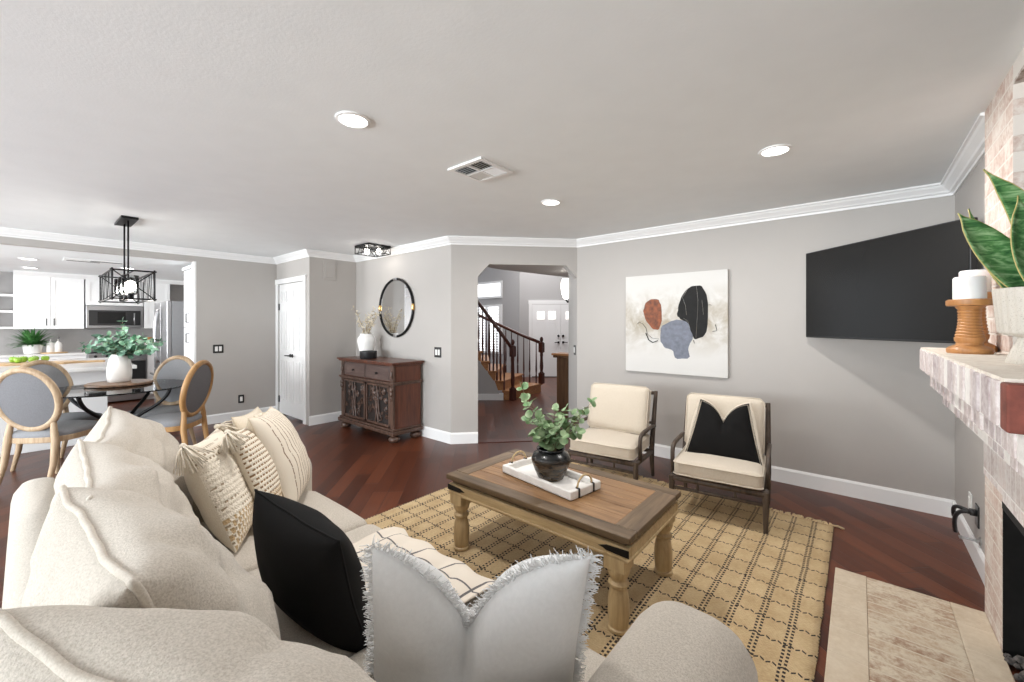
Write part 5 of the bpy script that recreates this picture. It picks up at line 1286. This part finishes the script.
def upper(name, label, y0, y1, z0, z1, ndoor, handles=True):
    off = (KX - 0.17, (y0 + y1) / 2, z0); o = thing(name, label, 'cabinet', off, 0, 'white wall cupboards')
    MB().box(-10.855, KX - 0.002, y0, y1, z0, z1).obj('carcass', CABW, o, off=off)
    wd = (y1 - y0) / ndoor
    for i in range(ndoor):
        m = MB(); a, b = y0 + i * wd + 0.003, y0 + (i + 1) * wd - 0.003; shaker(m, a, b, z0 + 0.004, z1 - 0.004, KX); d = m.obj('door', CABW, o, off=off)
        if handles: bar_handle((KX + 0.045, (b - 0.04) if i % 2 == 0 else (a + 0.04), z0 + 0.12), 'handle', d, off)
    return o
upper('wall_cabinet', 'wide white two-door wall cupboard left of the microwave', -0.135, 0.665, 1.33, 2.215, 2)
upper('wall_cabinet', 'short white wall cupboard above the microwave', 0.68, 1.45, 1.755, 2.215, 2, False)
upper('wall_cabinet', 'narrow white wall cupboard between the microwave and the fridge', 1.46, 1.85, 1.33, 2.215, 1, False)
sweep('trim_kitchen_crown', (KX + 0.005, -0.135), (KX + 0.005, 2.3), [(0, 2.21), (0.02, 2.21), (0.06, 2.26), (0.065, KH), (0, KH)], (1, 0))
o = thing('open_shelf', 'open corner shelf with white boards beside the wide wall cupboard', 'shelf', (-10.7, -0.35, 1.33))
for z in (1.335, 1.60, 1.865): MB().box(-10.855, KX - 0.02, -0.62, -0.137, z, z + 0.035).obj('shelf_board', CABW, o, off=(-10.7, -0.35, 1.33), bevel=0.004)
MB().box(-10.855, KX, -0.66, -0.62, 1.33, 2.21).obj('side_panel', CABW, o, off=(-10.7, -0.35, 1.33))
off = (-10.6, 1.06, 1.34); o = thing('microwave', 'stainless over-the-range microwave with black glass door', 'microwave', off)
MB().box(-10.85, KX + 0.03, 0.685, 1.445, 1.34, 1.75).obj('housing', STEEL, o, off=off, bevel=0.008)
MB().box(KX + 0.028, KX + 0.036, 0.72, 1.41, 1.39, 1.665).obj('glass_door', BLACKP, o, off=off)
MB().box(KX + 0.036, KX + 0.038, 0.83, 1.20, 1.425, 1.635).obj('window', SCREEN, o, off=off)
MB().tube([(KX + 0.055, 1.32, 1.40), (KX + 0.055, 1.32, 1.62)], 0.010, 8).obj('handle', STEEL, o, off=off, smooth=True)
def base_unit(label, y0, y1, ndr):
    off = (-10.5, (y0 + y1) / 2, 0); o = thing('base_cabinet', label, 'cabinet', off, 0, 'white base cupboards')
    MB().box(-10.855, -10.20, y0, y1, 0.09, 0.878).obj('carcass', CABW, o, off=off); MB().box(-10.80, -10.25, y0, y1, 0, 0.09).obj('toe_kick', CABW, o, off=off)
    zs = [(0.70, 0.87), (0.42, 0.69), (0.10, 0.41)] if ndr == 3 else [(0.70, 0.87), (0.10, 0.69)]
    for z0, z1 in zs:
        m = MB(); shaker(m, y0 + 0.004, y1 - 0.004, z0, z1, -10.20, 0.04); m.obj('drawer' if ndr == 3 or z0 > 0.5 else 'door', CABW, o, off=off)
base_unit('white base cupboard left of the range under the small green plant', -0.95, 0.675, 2)
base_unit('white base drawer unit between the range and the fridge', 1.465, 2.1, 3)
tag(MB().box(-10.855, -10.17, -0.95, 0.676, 0.88, 0.92).obj('worktop', QUARTZ, bevel=0.004), 'white worktop left of the range along the kitchen back wall', 'worktop')
tag(MB().box(-10.855, -10.17, 1.464, 2.1, 0.88, 0.92).obj('worktop', QUARTZ, bevel=0.004), 'short white worktop between the range and the fridge', 'worktop')
off = (-10.5, 1.07, 0); o = thing('range', 'stainless steel range with black oven glass under the microwave', 'range', off)
MB().box(-10.85, -10.16, 0.685, 1.455, 0.03, 0.90).obj('body', STEEL, o, off=off, bevel=0.006)
MB().box(-10.84, -10.17, 0.69, 1.45, 0.90, 0.93).obj('cooktop', BLACKP, o, off=off)
MB().box(-10.162, -10.148, 0.70, 1.44, 0.33, 0.74).obj('oven_glass', BLACKP, o, off=off)
MB().box(-10.165, -10.14, 0.69, 1.45, 0.80, 0.895).obj('control_panel', STEEL, o, off=off)
for k in range(5): MB().lathe([(0.024, 0), (0.02, 0.03)], (0, 0, 0), 12, Matrix.Translation((-10.14, 0.78 + k * 0.145, 0.85)) @ Matrix.Rotation(R(90), 4, 'Y')).obj('knob', BLACKP, o, off=off)
MB().tube([(-10.11, 0.73, 0.765), (-10.11, 1.41, 0.765)], 0.012, 8).obj('oven_handle', STEEL, o, off=off, smooth=True)
# fridge and pantry stand along the north side of the kitchen and face -y
off = (-8.55, 1.8, 0); o = thing('refrigerator', 'stainless refrigerator with grey side behind the tall pantry', 'refrigerator', off)
MB().box(-9.02, -8.06, 1.45, 2.25, 0.02, 1.77).obj('body', FRIDGE_SIDE, o, off=off, bevel=0.008)
for a, b, z0, z1 in ((-9.02, -8.545, 0.68, 1.77), (-8.535, -8.06, 0.68, 1.77), (-9.02, -8.06, 0.05, 0.67)):
    d = MB().box(a, b, 1.385, 1.448, z0, z1).obj('door', STEEL, o, off=off, bevel=0.012)
    hx = b - 0.04 if a < -9 and b < -8.5 else a + 0.04
    if z0 > 0.5: MB().tube(bez((hx, 1.36, 0.80), (hx, 1.30, 0.95), (hx, 1.30, 1.5), (hx, 1.36, 1.65), 10), 0.013, 8).obj('handle', STEEL, d, off=off, smooth=True)
    else: MB().tube([(-8.95, 1.33, 0.60), (-8.13, 1.33, 0.60)], 0.013, 8).obj('handle', STEEL, d, off=off, smooth=True)
off = (-7.35, 1.9, 0); o = thing('pantry_cabinet', 'tall white pantry cupboard with black pulls beside the grey wall', 'cabinet', off)
MB().box(-7.64, W6X - T - 0.003, 1.54, 2.29, 0.0, 2.24).obj('carcass', CABW, o, off=off)
MB().box(-7.67, W6X - T - 0.004, 1.49, 2.29, 2.20, 2.25).obj('cornice', CABW, o, off=off, bevel=0.008); struct(MB().box(W6X - T - 0.003, W6X + 0.003, 1.495, 1.52, 0, KH - 0.006).obj('trim_kitchen_casing', TRIM))
for z0, z1, hz in ((0.10, 1.355, 1.215), (1.365, 2.19, 1.50)):
    m = MB(); y = 1.518; a, b = -7.637, W6X - T - 0.008
    m.box(a, b, y, y + 0.02, z0, z1)
    for q in ((a, a + .06, z0, z1), (b - .06, b, z0, z1), (a + .06, b - .06, z0, z0 + .06), (a + .06, b - .06, z1 - .06, z1)): m.box(q[0], q[1], y - 0.009, y, q[2], q[3])
    d = m.obj('door', CABW, o, off=off); hx = a + 0.28
    m = MB(); m.tube([(hx, y - 0.04, hz - 0.065), (hx, y - 0.04, hz + 0.065)], 0.007, 6)
    for sg in (-1, 1): m.tube([(hx, y - 0.04, hz + sg * 0.06), (hx, y, hz + sg * 0.06)], 0.006, 6)
    m.obj('handle', BLACK, d, off=off, smooth=True)
# things on the back worktop
KZ = 0.921
def on_counter(px, x=-10.45):
    c, s_ = math.cos(YAW), math.sin(YAW); q = (px - CXP) / FOC; d = Vector((-s_ + q * c, c + q * s_)); return d.y * x / d.x
y = on_counter(33)
o = thing('herb_pot', 'small grey pot on the kitchen worktop under the wall cupboard', 'pot', (-10.45, y, KZ))
MB().lathe([(0.085, 0), (0.10, 0.01), (0.12, 0.15), (0.115, 0.155), (0.10, 0.12), (0.06, 0.10)], seg=24).obj('pot', QUARTZ, o, smooth=40)
o = thing('leafy_plant', 'bushy dark green leafy plant in the grey pot under the wall cupboard', 'plant', (-10.45, y, KZ + 0.13))
rr = random.Random(61); m = MB(); st = MB()
for k in range(210):
    a = rr.random() * 2 * PI; e = rr.uniform(0.0, 1.0); ln = rr.uniform(0.14, 0.33); d = Vector((math.cos(a) * e * 0.7, math.sin(a) * e * 1.3, 1.0 - 0.75 * e)).normalized(); d.z *= .8
    m.leaf((0.02 * math.cos(a), 0.03 * math.sin(a), 0.0), d, (0, 0, 1), ln, 0.035, bend=0.35, seg=5)
m.obj('leaves', FERN, o)
for px, lb in ((50.5, 'white soap bottle on the kitchen worktop, nearer the plant'), (58, 'white soap bottle on the kitchen worktop, farther from the plant')):
    o = thing('soap_bottle', lb, 'bottle', (-10.40, on_counter(px, -10.40), KZ + 0.02), 0, 'soap bottles on the worktop')
    MB().lathe([(0.045, 0), (0.05, 0.008), (0.05, 0.13), (0.04, 0.155), (0.016, 0.165), (0.016, 0.185)], seg=18).obj('bottle', BOTTLE, o, smooth=40)
    m = MB(); m.tube([(0, 0, 0.185), (0, 0, 0.215)], 0.006, 6); m.tube([(0, 0, 0.213), (0.05, 0.0, 0.205)], 0.006, 6); m.obj('pump', BOTTLE, o, smooth=True)
o = thing('counter_tray', 'small wooden tray under the soap bottles', 'tray', (-10.40, on_counter(54.5, -10.40), KZ))
MB().lathe([(0.14, 0), (0.16, 0.004), (0.16, 0.016), (0.15, 0.019)], seg=28).obj('tray', PALEWOOD, o, smooth=40)
o = thing('ladle_stand', 'grey utensil rest standing behind the soap bottles', 'utensil', (-10.62, on_counter(55, -10.62), KZ))
MB().lathe([(0.06, 0), (0.065, 0.12), (0.05, 0.125), (0.05, 0.02)], seg=18).obj('holder', QUARTZ, o, smooth=40)
MB().tube([(0, 0, 0.05), (0.0, 0.05, 0.27)], 0.012, 6).obj('handle', FRIDGE_SIDE, o, smooth=True)
o = thing('wood_bowl', 'small brown wooden bowl on a white canister near the fridge', 'bowl', (-10.5, on_counter(150, -10.5), KZ + 0.17))
MB().lathe([(0.03, 0), (0.06, 0.02), (0.075, 0.07), (0.07, 0.07), (0.05, 0.025)], seg=20).obj('bowl', CANDLEW, o, smooth=40)
o = thing('canister', 'white canister on the worktop near the fridge', 'canister', (-10.5, on_counter(150, -10.5), KZ))
MB().lathe([(0.065, 0), (0.07, 0.01), (0.07, 0.15), (0.06, 0.169)], seg=20).obj('canister', BOTTLE, o, smooth=40)

# ------------------------------------------------------------------ STAIR HALL
N0 = Vector((-4.97, 5.82, 0)); F0 = Vector((-5.07, 6.93, 0)); RISE = 0.182
st_ = thing('staircase', 'curved oak staircase with mahogany rails beyond the hall opening', 'staircase', (-5.2, 6.3, 0)); sof = (-5.2, 6.3, 0)
def Nk(k): return N0 + Vector((-0.7636, -0.6456, 0)) * (0.135 * k)
def Fk(k): return F0 + Vector((-0.96, -0.28, 0)) * (0.42 * k)
for k in range(8):
    n0, n1, f0, f1 = Nk(k), Nk(k + 1), Fk(k), Fk(k + 1); z = RISE * (k + 1)
    ns = (n1 - n0).normalized(); 
    m = MB(); m.prism([n0[:2], f0[:2], f1[:2], n1[:2]], 0 if k == 0 else z - RISE, z - 0.03); m.obj('riser', TREAD, st_, off=sof)
    nose = 0.03; dn = (n0 - n1).normalized() * nose; df = (f0 - f1).normalized() * nose; outn = (n0 - f0).normalized() * 0.03
    m = MB(); m.prism([(n0 + dn + outn)[:2], (f0 + df - outn)[:2], f1[:2], (n1 + outn)[:2]], z - 0.032, z); m.obj('tread', TREAD, st_, off=sof, bevel=0.008)
# plastered wall below the inner string with its baseboard
a, b = Nk(1.2), Nk(8); nb = Vector((0.6456, -0.7636, 0)) * 0.012
m = MB(); q = [(0, 0)]; L = (b - a).length; 
ml = Matrix.Translation(a + nb) @ Matrix.Rotation(math.atan2((b - a).y, (b - a).x), 4, 'Z') @ Matrix.Rotation(R(90), 4, 'X')
m.prism([(0, 0), (L, 0), (L, RISE * 8 - .06), (L - 0.01, RISE * 7 - .06)] + [(p * 0.135 - 1.2 * 0.135, RISE * p - .05) for p in (7, 6, 5, 4, 3, 2)], 0, 0.01, ml)
struct(m.obj('wall_stair', BACKROOM))
sweep('baseboard_stair', Nk(8)[:2], Nk(0.9)[:2], BB, (0.6456, -0.7636))
def newel(p, z0, z1):
    m = MB(); h_ = z1 - z0; s4 = 0.045
    m.box(-s4, s4, -s4, s4, 0, 0.22); m.lathe([(0.042, 0.22), (0.046, 0.23), (0.028, 0.25), (0.036, 0.32), (0.038, 0.36), (0.028, h_ - 0.42), (0.034, h_ - 0.38), (0.030, h_ - 0.34), (0.044, h_ - 0.32)], seg=18)
    m.box(-s4, s4, -s4, s4, h_ - 0.32, h_ - 0.13); m.lathe([(0.05, h_ - 0.13), (0.05, h_ - 0.115), (0.022, h_ - 0.10), (0.036, h_ - 0.07), (0.034, h_ - 0.03), (0.012, h_)], seg=18)
    for v in m.bm.verts: v.co += Vector((p.x, p.y, z0))
    m.obj('newel_post', RAIL, st_, off=sof, smooth=40)
newel(N0 + Vector((0.05, 0.02, 0)), 0, 1.13); newel(F0 + Vector((0.03, -0.02, 0)), RISE, 1.15)
railn = [N0 + Vector((0.03, 0.0, 0.98))] + [Nk(k) + Vector((0, 0, 1.02 + RISE * k)) for k in range(1, 9)]
railf = [F0 + Vector((0.0, 0.0, 1.02))] + [Fk(k) + Vector((0, 0, 1.0 + RISE * k * 0.96)) for k in range(1, 6)]
for rl in (railn, railf): MB().tube(rl, 0.033, 10).obj('handrail', RAIL, st_, off=sof, smooth=True)
def spindle(p, z0, z1):
    h_ = z1 - z0; m = MB(); m.lathe([(0.017, 0), (0.017, 0.16), (0.011, 0.18), (0.019, 0.28), (0.013, h_ * .6), (0.010, h_)], (p.x, p.y, z0), 10); m.obj('baluster', RAIL, st_, off=sof, smooth=40)
for k in range(8):
    for t in (0.3, 0.8):
        if k == 0 and t < .5: continue
        p = Nk(k + t); spindle(p + Vector((0.0, 0.0, 0)), RISE * (k + 1), 0.99 + RISE * (k + t))
for k in range(5):
    for t in (0.25, 0.6, 0.92): spindle(Fk(k + t), RISE * (k + 1), 0.98 + RISE * (k + t) * .96)
# half-height panelled post with a cap
off = (-3.5, 5.86, 0); o = thing('half_wall_post', 'brown wood panelled half wall with cap inside the hall opening', 'half wall', off)
MB().box(-3.90, -2.945, 5.78, 5.95, 0, 0.85).obj('panel', POSTW, o, off=off, bevel=0.004)
MB().box(-3.95, -2.945, 5.74, 5.99, 0.85, 0.89).obj('moulding', POSTW, o, off=off, bevel=0.008)
MB().box(-3.97, -2.945, 5.72, 6.01, 0.89, 0.925).obj('cap', TREAD, o, off=off, bevel=0.006)
# front double door in the angled foyer wall
dx = 0.26
for i in range(2):
    x0 = dx + 0.09 + i * 0.765; m = MB(); panel_leaf(m, x0, x0 + 0.76, 0.02, 1.94, -0.03, 0.045, [(0.18, 0.78), (0.93, 1.44)], 2, 0.11, MD); d = struct(m.obj(f'door_{i + 3}', TRIM))
    for lx in (x0 + 0.135, x0 + 0.43): MB().box(lx, lx + 0.19, -0.036, -0.028, 1.54, 1.75, MD).obj('glass_lite', FROST, d)
    hx = x0 + (0.70 if i == 0 else 0.06)
    m = MB(); m.lathe([(0.03, 0), (0.03, 0.02), (0.012, 0.03), (0.012, 0.06)], (0, 0, 0), 12, MD @ Matrix.Translation((hx, -0.04, 0.93)) @ Matrix.Rotation(R(90), 4, 'X')); m.lathe([(0.032, 0), (0.03, 0.025), (0.01, 0.03)], (0, 0, 0), 12, MD @ Matrix.Translation((hx, -0.04, 1.10)) @ Matrix.Rotation(R(90), 4, 'X'))
    q = -1 if i == 0 else 1; m.tube([MD @ Vector((hx, -0.09, 0.93)), MD @ Vector((hx + q * 0.11, -0.09, 0.925))], 0.010, 6); m.obj('door_handle', BLACK, d, smooth=40)
m = MB()
for q in ((dx, dx + .085, 0, 1.95), (dx + 1.62, dx + 1.705, 0, 1.95), (dx - .01, dx + 1.715, 1.95, 2.05)): m.box(q[0], q[1], -0.025, 0, q[2], q[3], MD)
struct(m.obj('trim_front_door', TRIM)); struct(MB().box(dx + .085, dx + 1.62, -0.04, 0.0, 0, 0.02, MD).obj('trim_sill', BLACK))
# shuttered window and transom
def window(n, x0, x1, z0, z1, slats):
    y = 8.51; fr = 0.06; m = MB()
    for q in ((x0 - fr, x0, z0 - fr, z1 + fr), (x1, x1 + fr, z0 - fr, z1 + fr), (x0, x1, z0 - fr, z0), (x0, x1, z1, z1 + fr)): m.box(q[0], q[1], y - 0.03, y, q[2], q[3])
    w_ = struct(m.obj(f'window_{n}', TRIM)); MB().box(x0, x1, y - 0.006, y - 0.002, z0, z1).obj('daylight_glass', DAY, w_)
    if slats:
        m = MB(); xm = (x0 + x1) / 2
        for a, b in ((x0, xm - 0.005), (xm + 0.005, x1)):
            for q in ((a, a + 0.05), (b - 0.05, b)): m.box(q[0], q[1], y - 0.045, y - 0.015, z0, z1)
            zz = z0 + 0.05
            while zz < z1 - 0.03: m.box(a + 0.05, b - 0.05, -0.028, 0.028, -0.004, 0.004, Matrix.Translation((0, y - 0.035, zz)) @ Matrix.Rotation(R(-28), 4, 'X')); zz += 0.075
        m.obj('shutter', TRIM, w_)
window(1, -8.62, -7.60, 0.65, 1.90, True)
window(2, -8.62, -7.60, 2.20, 2.56, False)
sp = on_x(571.5, 288, -2.94)
o = thing('wall_sconce', 'lit white glass wall sconce just inside the hall opening', 'wall lamp', (-2.94, sp.y, sp.z))
MB().lathe([(0.012, -0.15), (0.04, -0.13), (0.062, -0.06), (0.072, 0.02), (0.068, 0.09), (0.05, 0.13), (0.044, 0.125), (0.06, 0.05)], (-0.085, 0, 0), 24).obj('glass_shade', SCONCE, o, smooth=True)
m = MB(); m.lathe([(0.05, 0), (0.05, 0.012), (0.02, 0.02)], (0, 0, 0), 18, Matrix.Translation((0, 0, -0.14)) @ Matrix.Rotation(R(-90), 4, 'Y')); m.tube([(-0.01, 0, -0.14), (-0.06, 0, -0.19), (-0.085, 0, -0.155)], 0.012, 8); m.obj('bracket', BLACK, o, smooth=40)
